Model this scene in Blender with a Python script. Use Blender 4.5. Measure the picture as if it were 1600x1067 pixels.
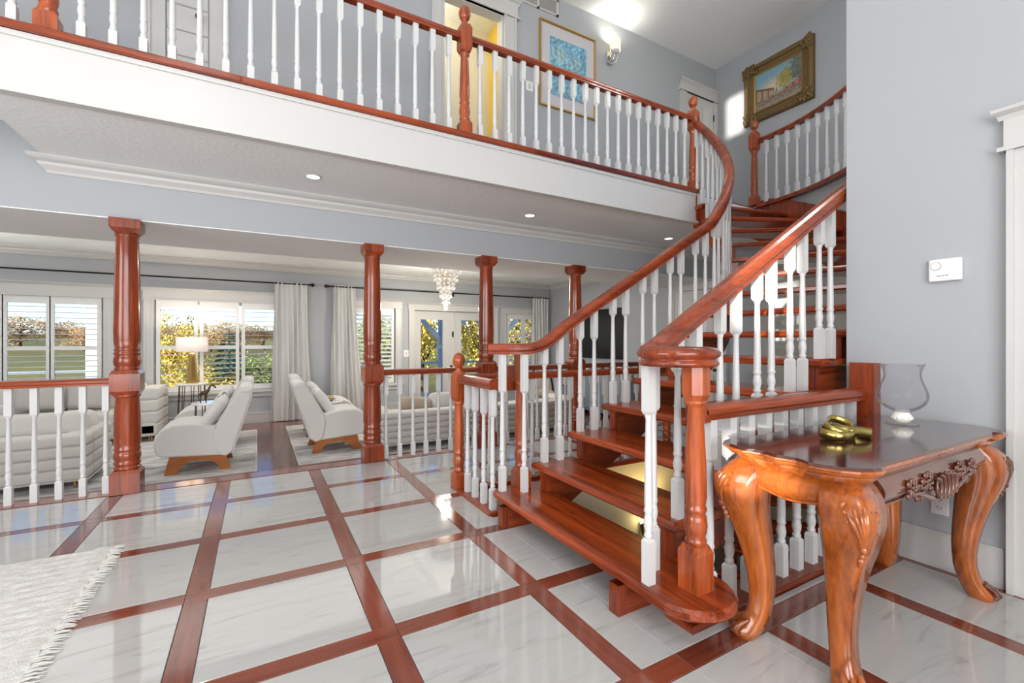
import bpy, bmesh, math, random
from mathutils import Vector, Matrix
for _o in list(bpy.data.objects):
    bpy.data.objects.remove(_o)
SC = bpy.context.scene
COL = SC.collection
random.seed(7)
PI = math.pi
# ------------------------------------------------------------------ camera
YAW = math.atan(398 / 706.0)
cam_d = bpy.data.cameras.new('camera')
cam_d.sensor_width = 36.0
cam_d.sensor_fit = 'HORIZONTAL'
cam_d.lens = 706.0 / 1600.0 * 36.0
cam_d.clip_start = 0.05
cam_d.clip_end = 400
cam = bpy.data.objects.new('camera', cam_d)
cam.location = (0, 0, 1.2)
cam.rotation_euler = (PI / 2, 0, -YAW)
COL.objects.link(cam)
SC.camera = cam
# ------------------------------------------------------------------ sky, sun, added fill lamps
W = bpy.data.worlds.new('sky')
SC.world = W
W.use_nodes = True
_n = W.node_tree.nodes
_n.clear()
_sky = _n.new('ShaderNodeTexSky')
_sky.sky_type = 'NISHITA'
_sky.sun_disc = False
_sky.sun_elevation = math.radians(32)
_sky.sun_rotation = math.radians(200)
_sky.air_density = 0.8
_sky.dust_density = 0.1
_sky.ozone_density = 4.0
_bg = _n.new('ShaderNodeBackground')
_bg.inputs['Strength'].default_value = 0.195
_wo = _n.new('ShaderNodeOutputWorld')
W.node_tree.links.new(_sky.outputs[0], _bg.inputs[0])
W.node_tree.links.new(_bg.outputs[0], _wo.inputs[0])

def light(name, kind, loc, energy, color=(1, 1, 1), size=None, size_y=None, aim=None, radius=None, spot=None):
    d = bpy.data.lights.new(name, kind)
    d.energy = energy
    d.color = color
    if kind == 'AREA':
        d.shape = 'RECTANGLE' if size_y else 'SQUARE'
        d.size = size
        if size_y:
            d.size_y = size_y
    if radius is not None and kind in ('POINT', 'SPOT'):
        d.shadow_soft_size = radius
    if kind == 'SPOT' and spot:
        d.spot_size = math.radians(spot)
        d.spot_blend = 0.6
    o = bpy.data.objects.new(name, d)
    o.location = loc
    if aim is not None:
        o.rotation_euler = Vector(aim).to_track_quat('-Z', 'Y').to_euler()
    COL.objects.link(o)
    return o

SUN_DIR = Vector((0.88, 0.47, -0.03)).normalized()
_s = light('sun', 'SUN', (-8, -5, 4), 9.0, (1.0, 0.93, 0.82), aim=SUN_DIR)
_s.data.angle = math.radians(0.6)
# fill lamps added just inside the solid front and left walls, out of view
light('front_fill_light', 'AREA', (-0.9, -2.56, 1.75), 260, (0.98, 0.985, 1.0), 4.6, 2.7, aim=(0, 1, 0.0))
light('side_fill_light', 'AREA', (-4.56, 1.1, 1.9), 140, (0.98, 0.985, 1.0), 2.8, 2.2, aim=(1, 0, 0.0))
light('foyer_fill_light', 'POINT', (-0.8, -0.7, 4.3), 300, (1.0, 0.97, 0.93), radius=0.28)  # added fill for the whole foyer, above the view
light('living_room_fill_light', 'AREA', (0.9, 6.9, 2.565), 60, (1.0, 0.98, 0.95), 9.0, 2.0, aim=(0, 0, -1))  # unseen area lamp added to brighten the living room
light('stair_pendant_light', 'POINT', (4.3, 2.0, 4.75), 120, (1.0, 0.97, 0.93), radius=0.2)  # added fill for the upper stairs and hall, out of view
VS = SC.view_settings
SC.display_settings.display_device = 'sRGB'
VS.view_transform = 'Standard'
VS.look = 'None'
VS.gamma = 1.0
VS.use_curve_mapping = False
VS.exposure = 0.12
SC.cycles.use_denoising = True
SC.cycles.max_bounces = 10
SC.cycles.diffuse_bounces = 6
SC.cycles.glossy_bounces = 4
SC.cycles.transmission_bounces = 8
SC.cycles.transparent_max_bounces = 12
SC.cycles.caustics_reflective = False
SC.cycles.caustics_refractive = False
SC.cycles.sample_clamp_indirect = 6.0

# ------------------------------------------------------------------ materials
MATS = {}
def new_mat(name):
    m = bpy.data.materials.new(name)
    m.use_nodes = True
    MATS[name] = m
    nt = m.node_tree
    return m, nt, nt.nodes, nt.links, nt.nodes['Principled BSDF']

def plain(name, col, rough=0.5, metal=0.0, spec=0.5, bump=0.0, bscale=80.0, var=0.0, emit=None, estr=0.0, coat=0.0, sheen=0.0):
    m, nt, N, L, b = new_mat(name)
    b.inputs['Base Color'].default_value = (*col, 1)
    b.inputs['Roughness'].default_value = rough
    b.inputs['Metallic'].default_value = metal
    b.inputs['Specular IOR Level'].default_value = spec
    b.inputs['Coat Weight'].default_value = coat
    b.inputs['Sheen Weight'].default_value = sheen
    if emit:
        b.inputs['Emission Color'].default_value = (*emit, 1)
        b.inputs['Emission Strength'].default_value = estr
    tc = N.new('ShaderNodeTexCoord')
    nz = N.new('ShaderNodeTexNoise')
    nz.inputs['Scale'].default_value = bscale
    nz.inputs['Detail'].default_value = 3
    L.new(tc.outputs['Object'], nz.inputs['Vector'])
    if bump:
        bp = N.new('ShaderNodeBump')
        bp.inputs['Strength'].default_value = bump
        bp.inputs['Distance'].default_value = 0.01
        L.new(nz.outputs['Fac'], bp.inputs['Height'])
        L.new(bp.outputs['Normal'], b.inputs['Normal'])
    if var:
        mx = N.new('ShaderNodeMixRGB')
        mx.inputs[1].default_value = (*[c * (1 - var) for c in col], 1)
        mx.inputs[2].default_value = (*[min(1, c * (1 + var)) for c in col], 1)
        L.new(nz.outputs['Fac'], mx.inputs[0])
        L.new(mx.outputs[0], b.inputs['Base Color'])
    return m

def wood(name, dark, light_, axis, rough=0.22, scale=9.0, stretch=0.07, coat=0.35, rnd=True):
    m, nt, N, L, b = new_mat(name)
    tc = N.new('ShaderNodeTexCoord')
    mp = N.new('ShaderNodeMapping')
    s = [1, 1, 1]
    s['XYZ'.index(axis)] = stretch
    mp.inputs['Scale'].default_value = s
    L.new(tc.outputs['Object'], mp.inputs['Vector'])
    add = N.new('ShaderNodeVectorMath')
    add.operation = 'ADD'
    L.new(mp.outputs[0], add.inputs[0])
    if rnd:
        oi = N.new('ShaderNodeObjectInfo')
        mu = N.new('ShaderNodeMath')
        mu.operation = 'MULTIPLY'
        mu.inputs[1].default_value = 37.0
        L.new(oi.outputs['Random'], mu.inputs[0])
        L.new(mu.outputs[0], add.inputs[1])
    n1 = N.new('ShaderNodeTexNoise')
    n1.inputs['Scale'].default_value = scale
    n1.inputs['Detail'].default_value = 5
    n1.inputs['Roughness'].default_value = 0.6
    n1.inputs['Distortion'].default_value = 0.8
    L.new(add.outputs[0], n1.inputs['Vector'])
    n2 = N.new('ShaderNodeTexNoise')
    n2.inputs['Scale'].default_value = scale * 9
    n2.inputs['Detail'].default_value = 3
    L.new(add.outputs[0], n2.inputs['Vector'])
    mx = N.new('ShaderNodeMath')
    mx.operation = 'MULTIPLY_ADD'
    mx.inputs[1].default_value = 0.45
    L.new(n2.outputs['Fac'], mx.inputs[0])
    L.new(n1.outputs['Fac'], mx.inputs[2])
    cr = N.new('ShaderNodeValToRGB')
    cr.color_ramp.elements[0].position = 0.48
    cr.color_ramp.elements[0].color = (*dark, 1)
    cr.color_ramp.elements[1].position = 0.86
    cr.color_ramp.elements[1].color = (*light_, 1)
    L.new(mx.outputs[0], cr.inputs[0])
    L.new(cr.outputs[0], b.inputs['Base Color'])
    b.inputs['Roughness'].default_value = rough
    b.inputs['Coat Weight'].default_value = coat
    b.inputs['Coat Roughness'].default_value = 0.08
    bp = N.new('ShaderNodeBump')
    bp.inputs['Strength'].default_value = 0.06
    bp.inputs['Distance'].default_value = 0.004
    L.new(n2.outputs['Fac'], bp.inputs['Height'])
    L.new(bp.outputs['Normal'], b.inputs['Normal'])
    return m

CH_D, CH_L = (0.075, 0.0100, 0.0030), (0.30, 0.050, 0.0115)
for ax in 'XYZ':
    wood('cherry_' + ax, CH_D, CH_L, ax, coat=0.2)
wood('newel_wood', (0.11, 0.017, 0.004), (0.42, 0.085, 0.019), 'Z', coat=0.2)
wood('tread_wood', (0.055, 0.0060, 0.0018), (0.36, 0.058, 0.0115), 'Y', rough=0.2, scale=11, stretch=0.05, coat=0.25)
wood('strip_X', (0.11, 0.024, 0.013), (0.23, 0.055, 0.028), 'X', rough=0.14, scale=7, coat=0.5)
wood('strip_Y', (0.11, 0.024, 0.013), (0.23, 0.055, 0.028), 'Y', rough=0.14, scale=7, coat=0.5)
wood('plank_wood', (0.075, 0.017, 0.011), (0.18, 0.047, 0.029), 'X', rough=0.16, scale=6, coat=0.4)
wood('table_wood', (0.11, 0.020, 0.004), (0.43, 0.110, 0.018), 'Z', rough=0.2, scale=7, stretch=0.2, coat=0.6)
wood('table_top_wood', (0.030, 0.008, 0.006), (0.085, 0.026, 0.018), 'X', rough=0.12, scale=5, stretch=0.15, coat=0.6)
wood('carved_wood', (0.055, 0.015, 0.008), (0.16, 0.050, 0.026), 'X', rough=0.2, scale=8, stretch=0.3, coat=0.7)
wood('walnut_orange', (0.20, 0.060, 0.014), (0.42, 0.135, 0.030), 'X', rough=0.35, scale=7, coat=0.1)
plain('wall_paint', (0.40, 0.418, 0.437), 0.6, bump=0.03, bscale=220, spec=0.3)
plain('ceiling_paint', (0.88, 0.91, 0.905), 0.85, bump=0.4, bscale=30, spec=0.2)
plain('trim_white', (0.56, 0.557, 0.54), 0.35, spec=0.4)
plain('baluster_white', (0.60, 0.605, 0.60), 0.3, spec=0.45)
plain('shutter_white', (0.74, 0.74, 0.72), 0.35)
plain('basement_paint', (0.70, 0.65, 0.50), 0.7)
plain('cream_paint', (0.74, 0.72, 0.62), 0.7)
plain('yellow_paint', (0.76, 0.52, 0.075), 0.7)
plain('grout', (0.62, 0.60, 0.56), 0.7)
plain('concrete', (0.28, 0.27, 0.26), 0.9)
plain('black_metal', (0.012, 0.011, 0.012), 0.35, metal=0.6)
plain('bronze_dark', (0.09, 0.055, 0.03), 0.4, metal=0.8)
plain('chrome', (0.75, 0.75, 0.76), 0.15, metal=1.0)
plain('gold', (0.72, 0.48, 0.16), 0.25, metal=1.0)
plain('antique_gold', (0.50, 0.40, 0.13), 0.28, metal=1.0, bump=0.2, bscale=40)
plain('boucle', (0.70, 0.685, 0.655), 0.9, bump=0.5, bscale=260, spec=0.2, sheen=0.3)
plain('sofa_fabric', (0.62, 0.60, 0.565), 0.9, bump=0.45, bscale=300, spec=0.2, sheen=0.3)
plain('pillow_grey', (0.46, 0.44, 0.42), 0.9, bump=0.4, bscale=300, sheen=0.2)
plain('pillow_taupe', (0.42, 0.33, 0.25), 0.9, bump=0.4, bscale=300, sheen=0.2)
plain('curtain_cloth', (0.60, 0.595, 0.58), 0.9, bump=0.25, bscale=300, spec=0.2)
plain('lamp_shade', (0.85, 0.78, 0.72), 0.8, emit=(1.0, 0.85, 0.75), estr=0.35)
plain('sconce_shade', (0.9, 0.85, 0.6), 0.6, emit=(1.0, 0.85, 0.42), estr=0.85)
plain('bulb_glow', (1, 1, 1), 0.5, emit=(1.0, 0.93, 0.80), estr=4.0)
plain('added_lamp_globe', (0.9, 0.88, 0.85), 0.5, emit=(1.0, 0.95, 0.88), estr=3.0)  # glow of the two added pendants
plain('stair_lamp_glow', (1, 0.9, 0.6), 0.5, emit=(1.0, 0.80, 0.38), estr=7.0)
plain('plastic_white', (0.78, 0.785, 0.79), 0.4)
plain('slot_dark', (0.05, 0.05, 0.05), 0.6)
plain('tv_black', (0.004, 0.004, 0.004), 0.25)
plain('console_blue', (0.22, 0.27, 0.33), 0.3)
plain('marble_white', (0.78, 0.78, 0.78), 0.12)
plain('pergola_paint', (0.40, 0.50, 0.60), 0.6)
plain('siding_white', (0.72, 0.74, 0.75), 0.6)
plain('fringe_cotton', (0.62, 0.60, 0.565), 0.95)
plain('frame_gold', (0.55, 0.34, 0.10), 0.35, metal=0.7)
plain('frame_antique', (0.20, 0.125, 0.045), 0.45, metal=0.45, bump=1.0, bscale=70, var=0.5)
plain('mat_board', (0.55, 0.53, 0.55), 0.8)
plain('lawn', (0.98, 0.56, 0.13), 0.95, var=0.4, bscale=0.6)
plain('bark', (0.11, 0.075, 0.05), 0.9)
plain('leaf_yellow', (0.85, 0.58, 0.10), 0.7, var=0.35, bscale=1.5)
plain('leaf_orange', (0.80, 0.40, 0.14), 0.7, var=0.35, bscale=0.8)
plain('leaf_tan', (0.72, 0.48, 0.24), 0.8, var=0.35, bscale=0.5)
plain('leaf_green', (0.34, 0.42, 0.12), 0.7, var=0.4, bscale=2)
plain('leaf_spruce', (0.10, 0.20, 0.16), 0.8, var=0.4, bscale=2)

def mat_marble():
    m, nt, N, L, b = new_mat('marble_tile')
    tc = N.new('ShaderNodeTexCoord')
    oi = N.new('ShaderNodeObjectInfo')
    mu = N.new('ShaderNodeMath'); mu.operation = 'MULTIPLY'; mu.inputs[1].default_value = 53.0
    L.new(oi.outputs['Random'], mu.inputs[0])
    ad = N.new('ShaderNodeVectorMath'); ad.operation = 'ADD'
    L.new(tc.outputs['Object'], ad.inputs[0]); L.new(mu.outputs[0], ad.inputs[1])
    mp = N.new('ShaderNodeMapping')
    mp.inputs['Rotation'].default_value = (0, 0, math.radians(62))
    mp.inputs['Scale'].default_value = (0.9, 6.0, 1)
    L.new(ad.outputs[0], mp.inputs['Vector'])
    n = N.new('ShaderNodeTexNoise')
    n.inputs['Scale'].default_value = 2.6; n.inputs['Detail'].default_value = 7
    n.inputs['Roughness'].default_value = 0.62; n.inputs['Distortion'].default_value = 1.1
    L.new(mp.outputs[0], n.inputs['Vector'])
    cr = N.new('ShaderNodeValToRGB')
    e = cr.color_ramp.elements
    e[0].position = 0.30; e[0].color = (0.345, 0.34, 0.325, 1)
    e[1].position = 0.52; e[1].color = (0.455, 0.45, 0.437, 1)
    k = cr.color_ramp.elements.new(0.42); k.color = (0.435, 0.43, 0.417, 1)
    L.new(n.outputs['Fac'], cr.inputs[0])
    L.new(cr.outputs[0], b.inputs['Base Color'])
    b.inputs['Roughness'].default_value = 0.045
    b.inputs['Specular IOR Level'].default_value = 0.6
    n2 = N.new('ShaderNodeTexNoise'); n2.inputs['Scale'].default_value = 3.0
    L.new(tc.outputs['Object'], n2.inputs['Vector'])
    bp = N.new('ShaderNodeBump'); bp.inputs['Strength'].default_value = 0.05; bp.inputs['Distance'].default_value = 0.004
    L.new(n2.outputs['Fac'], bp.inputs['Height']); L.new(bp.outputs['Normal'], b.inputs['Normal'])
mat_marble()

def mat_rug(name, c1, c2, c3, scale, stretch, rot, bump):
    m, nt, N, L, b = new_mat(name)
    tc = N.new('ShaderNodeTexCoord')
    mp = N.new('ShaderNodeMapping')
    mp.inputs['Rotation'].default_value = (0, 0, rot)
    mp.inputs['Scale'].default_value = (1, stretch, 1)
    L.new(tc.outputs['Object'], mp.inputs['Vector'])
    n = N.new('ShaderNodeTexNoise')
    n.inputs['Scale'].default_value = scale; n.inputs['Detail'].default_value = 6; n.inputs['Roughness'].default_value = 0.65
    L.new(mp.outputs[0], n.inputs['Vector'])
    cr = N.new('ShaderNodeValToRGB')
    e = cr.color_ramp.elements
    e[0].position = 0.36; e[0].color = (*c1, 1)
    e[1].position = 0.62; e[1].color = (*c3, 1)
    k = cr.color_ramp.elements.new(0.5); k.color = (*c2, 1)
    L.new(n.outputs['Fac'], cr.inputs[0]); L.new(cr.outputs[0], b.inputs['Base Color'])
    b.inputs['Roughness'].default_value = 0.95
    b.inputs['Specular IOR Level'].default_value = 0.15
    n2 = N.new('ShaderNodeTexNoise'); n2.inputs['Scale'].default_value = 160
    L.new(tc.outputs['Object'], n2.inputs['Vector'])
    bp = N.new('ShaderNodeBump'); bp.inputs['Strength'].default_value = bump; bp.inputs['Distance'].default_value = 0.006
    L.new(n2.outputs['Fac'], bp.inputs['Height']); L.new(bp.outputs['Normal'], b.inputs['Normal'])
mat_rug('living_rug', (0.30, 0.31, 0.34), (0.56, 0.55, 0.54), (0.70, 0.68, 0.65), 2.6, 3.0, 0.2, 0.4)
mat_rug('woven_rug', (0.56, 0.53, 0.50), (0.63, 0.61, 0.585), (0.70, 0.685, 0.66), 22, 2.5, 0.0, 0.5)

def mat_glass(name, tint=(1, 1, 1), rough=0.0, thin=True):
    m, nt, N, L, b = new_mat(name)
    N.remove(b)
    out = N['Material Output']
    tr = N.new('ShaderNodeBsdfTransparent'); tr.inputs[0].default_value = (*tint, 1)
    gl = N.new('ShaderNodeBsdfGlossy'); gl.inputs['Roughness'].default_value = 0.02
    fr = N.new('ShaderNodeLayerWeight'); fr.inputs['Blend'].default_value = 0.12
    mx = N.new('ShaderNodeMixShader')
    mu = N.new('ShaderNodeMath'); mu.operation = 'MULTIPLY'; mu.inputs[1].default_value = 0.45
    L.new(fr.outputs[0], mu.inputs[0]); L.new(mu.outputs[0], mx.inputs[0]); L.new(tr.outputs[0], mx.inputs[1]); L.new(gl.outputs[0], mx.inputs[2])
    L.new(mx.outputs[0], out.inputs['Surface'])
mat_glass('pane_glass', (0.97, 0.985, 0.98))
mat_glass('vase_glass', (0.965, 0.965, 0.97))
m, nt, N, L, b = new_mat('crystal')
b.inputs['Base Color'].default_value = (0.9, 0.88, 0.84, 1); b.inputs['Roughness'].default_value = 0.08
b.inputs['Metallic'].default_value = 0.0; b.inputs['Transmission Weight'].default_value = 0.25
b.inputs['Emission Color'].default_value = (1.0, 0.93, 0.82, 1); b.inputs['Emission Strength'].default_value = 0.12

def mat_vcol(name, rough=0.6):
    m, nt, N, L, b = new_mat(name)
    a = N.new('ShaderNodeVertexColor'); a.layer_name = 'paint'
    L.new(a.outputs['Color'], b.inputs['Base Color'])
    b.inputs['Roughness'].default_value = rough
mat_vcol('painted_canvas', 0.45)

# ------------------------------------------------------------------ mesh helpers
def rot2(p, a):
    c, s = math.cos(a), math.sin(a)
    return (p[0] * c - p[1] * s, p[0] * s + p[1] * c)

class MB:
    def __init__(s):
        s.v = []; s.f = []; s.s = []
    def add(s, vs, fs, sm=False):
        o = len(s.v)
        s.v.extend([tuple(p) for p in vs])
        for f in fs:
            s.f.append([i + o for i in f]); s.s.append(sm)
        return s
    def box(s, x0, x1, y0, y1, z0, z1):
        v = [(x0, y0, z0), (x1, y0, z0), (x1, y1, z0), (x0, y1, z0), (x0, y0, z1), (x1, y0, z1), (x1, y1, z1), (x0, y1, z1)]
        return s.add(v, [(3, 2, 1, 0), (4, 5, 6, 7), (0, 1, 5, 4), (1, 2, 6, 5), (2, 3, 7, 6), (3, 0, 4, 7)])
    def loft(s, rings, sm=True, caps=True, closed=True):
        n = len(rings[0]); vs = [p for r in rings for p in r]; fs = []
        m = n if closed else n - 1
        for i in range(len(rings) - 1):
            for j in range(m):
                k = (j + 1) % n
                fs.append((i * n + j, i * n + k, (i + 1) * n + k, (i + 1) * n + j))
        s.add(vs, fs, sm)
        if caps and closed:
            s.add(rings[0], [tuple(range(n - 1, -1, -1))]); s.add(rings[-1], [tuple(range(n))])
        return s
    def sq(s, x, y, prof):            # square turned block: prof = [(half, z)]
        return s.loft([[(x - h, y - h, z), (x + h, y - h, z), (x + h, y + h, z), (x - h, y + h, z)] for h, z in prof], sm=False)
    def lathe(s, x, y, prof, seg=14, sm=True, caps=True):
        return s.loft([[(x + r * math.cos(2 * PI * j / seg), y + r * math.sin(2 * PI * j / seg), z) for j in range(seg)] for r, z in prof], sm, caps)
    def prism(s, poly, z0, z1, ch=0.0):
        if ch:
            ins = inset(poly, ch)
            rs = [[(x, y, z0) for x, y in ins], [(x, y, z0 + ch) for x, y in poly], [(x, y, z1 - ch) for x, y in poly], [(x, y, z1) for x, y in ins]]
        else:
            rs = [[(x, y, z0) for x, y in poly], [(x, y, z1) for x, y in poly]]
        return s.loft(rs, sm=False)
    def prism_y(s, poly, y0, y1, ch=0.0):   # poly in (x, z), anticlockwise seen from -y
        if ch:
            ins = inset(poly, ch)
            rs = [[(x, y0, z) for x, z in ins], [(x, y0 + ch, z) for x, z in poly], [(x, y1 - ch, z) for x, z in poly], [(x, y1, z) for x, z in ins]]
        else:
            rs = [[(x, y0, z) for x, z in poly], [(x, y1, z) for x, z in poly]]
        n = len(rs[0])
        o = MB().loft(rs, sm=False)
        return s.add(o.v, [tuple(reversed(f)) for f in o.f])
    def tube(s, path, rad, seg=8, sm=True):
        rs = []; P_ = [Vector(p) for p in path]; up = Vector((0, 0, 1)); prev = None
        for i, p in enumerate(P_):
            t = (P_[min(i + 1, len(P_) - 1)] - P_[max(i - 1, 0)]).normalized()
            if prev is None:
                a = Vector((1, 0, 0)) if abs(t.z) > 0.9 else up
                n1 = t.cross(a).normalized()
            else:
                n1 = (prev - t * prev.dot(t)).normalized()
            prev = n1; n2 = t.cross(n1); r = rad[i] if isinstance(rad, (list, tuple)) else rad
            rs.append([tuple(p + n1 * (r * math.cos(2 * PI * j / seg)) + n2 * (r * math.sin(2 * PI * j / seg))) for j in range(seg)])
        return s.loft(rs, sm)
    def sweep(s, prof, path, sm=False):    # prof (side, up), horizontal side vector
        rs = []; P_ = [Vector(p) for p in path]
        for i, p in enumerate(P_):
            t = (P_[min(i + 1, len(P_) - 1)] - P_[max(i - 1, 0)]).normalized()
            side = Vector((t.y, -t.x, 0))
            side = side.normalized() if side.length > 1e-4 else Vector((1, 0, 0))
            up = side.cross(t)
            rs.append([tuple(p + side * a + up * b) for a, b in prof])
        return s.loft(rs, sm)
    def ball(s, c, r, seg=12, n=8, sx=1, sy=1, sz=1):
        rs = [[(c[0] + sx * r * math.sin(PI * i / n) * math.cos(2 * PI * j / seg), c[1] + sy * r * math.sin(PI * i / n) * math.sin(2 * PI * j / seg), c[2] - sz * r * math.cos(PI * i / n)) for j in range(seg)] for i in range(1, n)]
        return s.loft(rs, True)
    def rbox(s, cx, cy, cz, sx, sy, sz, r, puff=0.0, m=3):
        def ax(h):
            rr = min(r, h * 0.98)
            e = [-h, -h + rr * 0.22, -h + rr * 0.55, -h + rr]
            mid = [(-h + rr) + (2 * (h - rr)) * i / (m + 1) for i in range(1, m + 1)]
            return e + mid + [-q for q in reversed(e)]
        A = [ax(sx / 2), ax(sy / 2), ax(sz / 2)]; H = [sx / 2, sy / 2, sz / 2]
        def mp(p):
            q = [max(-(H[i] - min(r, H[i] * .98)), min(H[i] - min(r, H[i] * .98), p[i])) for i in range(3)]
            d = Vector([p[i] - q[i] for i in range(3)])
            rr = min(r, min(H) * .98)
            if d.length > 1e-9:
                d = d.normalized() * rr
            o = [q[i] + d[i] for i in range(3)]
            if puff:
                fx = max(0, 1 - (o[0] / H[0]) ** 2); fy = max(0, 1 - (o[1] / H[1]) ** 2); fz = max(0, 1 - (o[2] / H[2]) ** 2)
                o[2] += puff * fx * fy * (1 if o[2] > 0 else -1) * min(1, abs(o[2]) / H[2] * 1.2)
                o[0] += 0.5 * puff * fz * fy * o[0] / H[0]; o[1] += 0.5 * puff * fz * fx * o[1] / H[1]
            return (cx + o[0], cy + o[1], cz + o[2])
        for a, b_, c_ in ((0, 1, 2), (1, 2, 0), (2, 0, 1)):
            for sg in (-1, 1):
                na, nb = len(A[a]), len(A[b_]); vs = []
                for u in A[a]:
                    for w in A[b_]:
                        p = [0, 0, 0]; p[a] = u; p[b_] = w; p[c_] = sg * H[c_]; vs.append(mp(p))
                fs = []
                for i in range(na - 1):
                    for j in range(nb - 1):
                        f = (i * nb + j, (i + 1) * nb + j, (i + 1) * nb + j + 1, i * nb + j + 1)
                        fs.append(f if sg > 0 else tuple(reversed(f)))
                s.add(vs, fs, True)
        return s
    def xf(s, mat):
        s.v = [tuple(mat @ Vector(p)) for p in s.v]; return s
    def mesh(s, name, weld=False):
        me = bpy.data.meshes.new(name)
        me.from_pydata(s.v, [], s.f)
        me.polygons.foreach_set('use_smooth', s.s)
        if weld:
            bm = bmesh.new(); bm.from_mesh(me); bmesh.ops.remove_doubles(bm, verts=bm.verts, dist=1e-5); bm.to_mesh(me); bm.free()
        me.update()
        return me

def inset(poly, d):
    n = len(poly); out = []
    area = sum(poly[i][0] * poly[(i + 1) % n][1] - poly[(i + 1) % n][0] * poly[i][1] for i in range(n))
    sg = 1 if area > 0 else -1
    for i in range(n):
        a, b_, c_ = Vector(poly[i - 1]), Vector(poly[i]), Vector(poly[(i + 1) % n])
        e1 = (b_ - a).normalized(); e2 = (c_ - b_).normalized()
        n1 = Vector((-e1.y, e1.x)) * sg; n2 = Vector((-e2.y, e2.x)) * sg
        nn = (n1 + n2)
        nn = nn.normalized() if nn.length > 1e-6 else n1
        k = max(0.4, nn.dot(n1))
        out.append(tuple(b_ + nn * (d / k)))
    return out

def link(name, data, mat=None, parent=None, loc=(0, 0, 0), rz=0.0):
    if isinstance(data, MB):
        data = data.mesh(name)
    if mat and data is not None and not data.materials:
        data.materials.append(MATS[mat])
    o = bpy.data.objects.new(name, data)
    o.location = loc; o.rotation_euler = (0, 0, rz)
    if parent is not None:
        o.parent = parent
    COL.objects.link(o)
    return o
def tag(o, label, cat, group=None, kind=None):
    o['label'] = label; o['category'] = cat
    if group: o['group'] = group
    if kind: o['kind'] = kind
    return o
def thing(name, label, cat, loc=(0, 0, 0), rz=0.0, group=None):
    return tag(link(name, None, None, None, loc, rz), label, cat, group)
def struct(name, data, mat, parent=None, label=None, loc=(0, 0, 0)):
    o = link(name, data, mat, parent, loc)
    if parent is None:
        o['kind'] = 'structure'
        o['category'] = name.split('_')[0]
        o['label'] = label or name
    return o
def copy_tree(o, parent=None):
    c = o.copy(); COL.objects.link(c); c.parent = parent
    for ch in list(o.children):
        copy_tree(ch, c)
    return c
# ------------------------------------------------------------------ key dimensions (metres, camera foot at the origin)
YP = 4.66            # line of the tall posts
YU = 4.65            # upstairs hall wall
YB = 9.3             # window wall of the living room
ZL = -0.25           # sunken living room floor
XE = 6.33            # east wall
XN = 3.155           # near wall on the right
Z2 = 2.92            # upstairs floor
ZC = 5.5             # upstairs ceiling
ZS = 2.56            # underside of the balcony
RI, RO = 0.88, 2.02  # baluster lines of the stair
CXA, CYA, K0, RIS, GO = 3.48, 3.5, 7.737, Z2 / 16.0, 0.312
def plan(k, R):
    if k <= K0:
        return (1.69 + GO * (k - 2), CYA - R)
    a = math.radians(-90 + 90 / (16 - K0) * (k - K0))
    return (CXA + R * math.cos(a), CYA + R * math.sin(a))

# ------------------------------------------------------------------ foyer floor: marble tiles between wooden strips
REG = [(-4.55, 1.40, -2.6, 3.47), (1.40, 1.78, -2.6, 2.75), (-4.55, 6.3, 3.47, 4.585), (1.78, 3.10, -2.6, 1.24), (4.45, 6.3, 2.80, 3.47)]
flo = MB()
for x0, x1, y0, y1 in [(-4.6, 1.42, -2.6, 3.47), (1.42, 1.78, -2.6, 2.75), (-4.6, 6.33, 3.40, 4.72), (1.78, 3.2, -2.6, 1.30), (4.42, 6.33, 2.78, 3.40)]:
    flo.box(x0, x1, y0, y1, -0.25, -0.013)
FLOOR = struct('floor', flo, 'grout', label='white marble foyer floor divided by dark red wooden strips')
SW, GAP = 0.046, 0.003
GX = [1.177 + 0.7125 * i for i in range(-9, 8)]
GY = [1.16 + 0.7125 * j for j in range(-6, 5)]
_cache = {}
def slab(name, x0, x1, y0, y1, mat, z=0.0):
    if x1 - x0 < 0.02 or y1 - y0 < 0.02:
        return
    key = (name, mat, round(x1 - x0, 3), round(y1 - y0, 3))
    if key not in _cache:
        hx, hy = (x1 - x0) / 2, (y1 - y0) / 2
        c = 0.0015
        poly = [(-hx, -hy), (hx, -hy), (hx, hy), (-hx, hy)]
        ins = inset(poly, c)
        me = MB().loft([[(x, y, -0.013) for x, y in poly], [(x, y, -c) for x, y in poly], [(x, y, 0) for x, y in ins]], sm=False).mesh(name)
        me.materials.append(MATS[mat])
        _cache[key] = me
    link(name, _cache[key], None, FLOOR, ((x0 + x1) / 2, (y0 + y1) / 2, z))
def clip(name, x0, x1, y0, y1, mat):
    for rx0, rx1, ry0, ry1 in REG:
        a0, a1, b0, b1 = max(x0, rx0), min(x1, rx1), max(y0, ry0), min(y1, ry1)
        if a1 - a0 > 0.02 and b1 - b0 > 0.02:
            slab(name, a0, a1, b0, b1, mat)
gxe = [-4.6 - SW] + GX + [6.34 + SW]
gye = [-2.65 - SW] + GY + [4.585 + SW]
for i in range(len(gxe) - 1):
    for j in range(len(gye) - 1):
        if gxe[i + 1] < -4.5 or gye[j + 1] < -2.5: continue
        clip('marble_tile', gxe[i] + SW + GAP, gxe[i + 1] - SW - GAP, gye[j] + SW + GAP, gye[j + 1] - SW - GAP, 'marble_tile')
for i, x in enumerate(GX):
    if x > 6.2: continue
    for j in range(len(gye) - 1):
        clip('wood_strip', x - SW, x + SW, gye[j] + SW + 0.001, gye[j + 1] - SW - 0.001, 'strip_Y')
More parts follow.
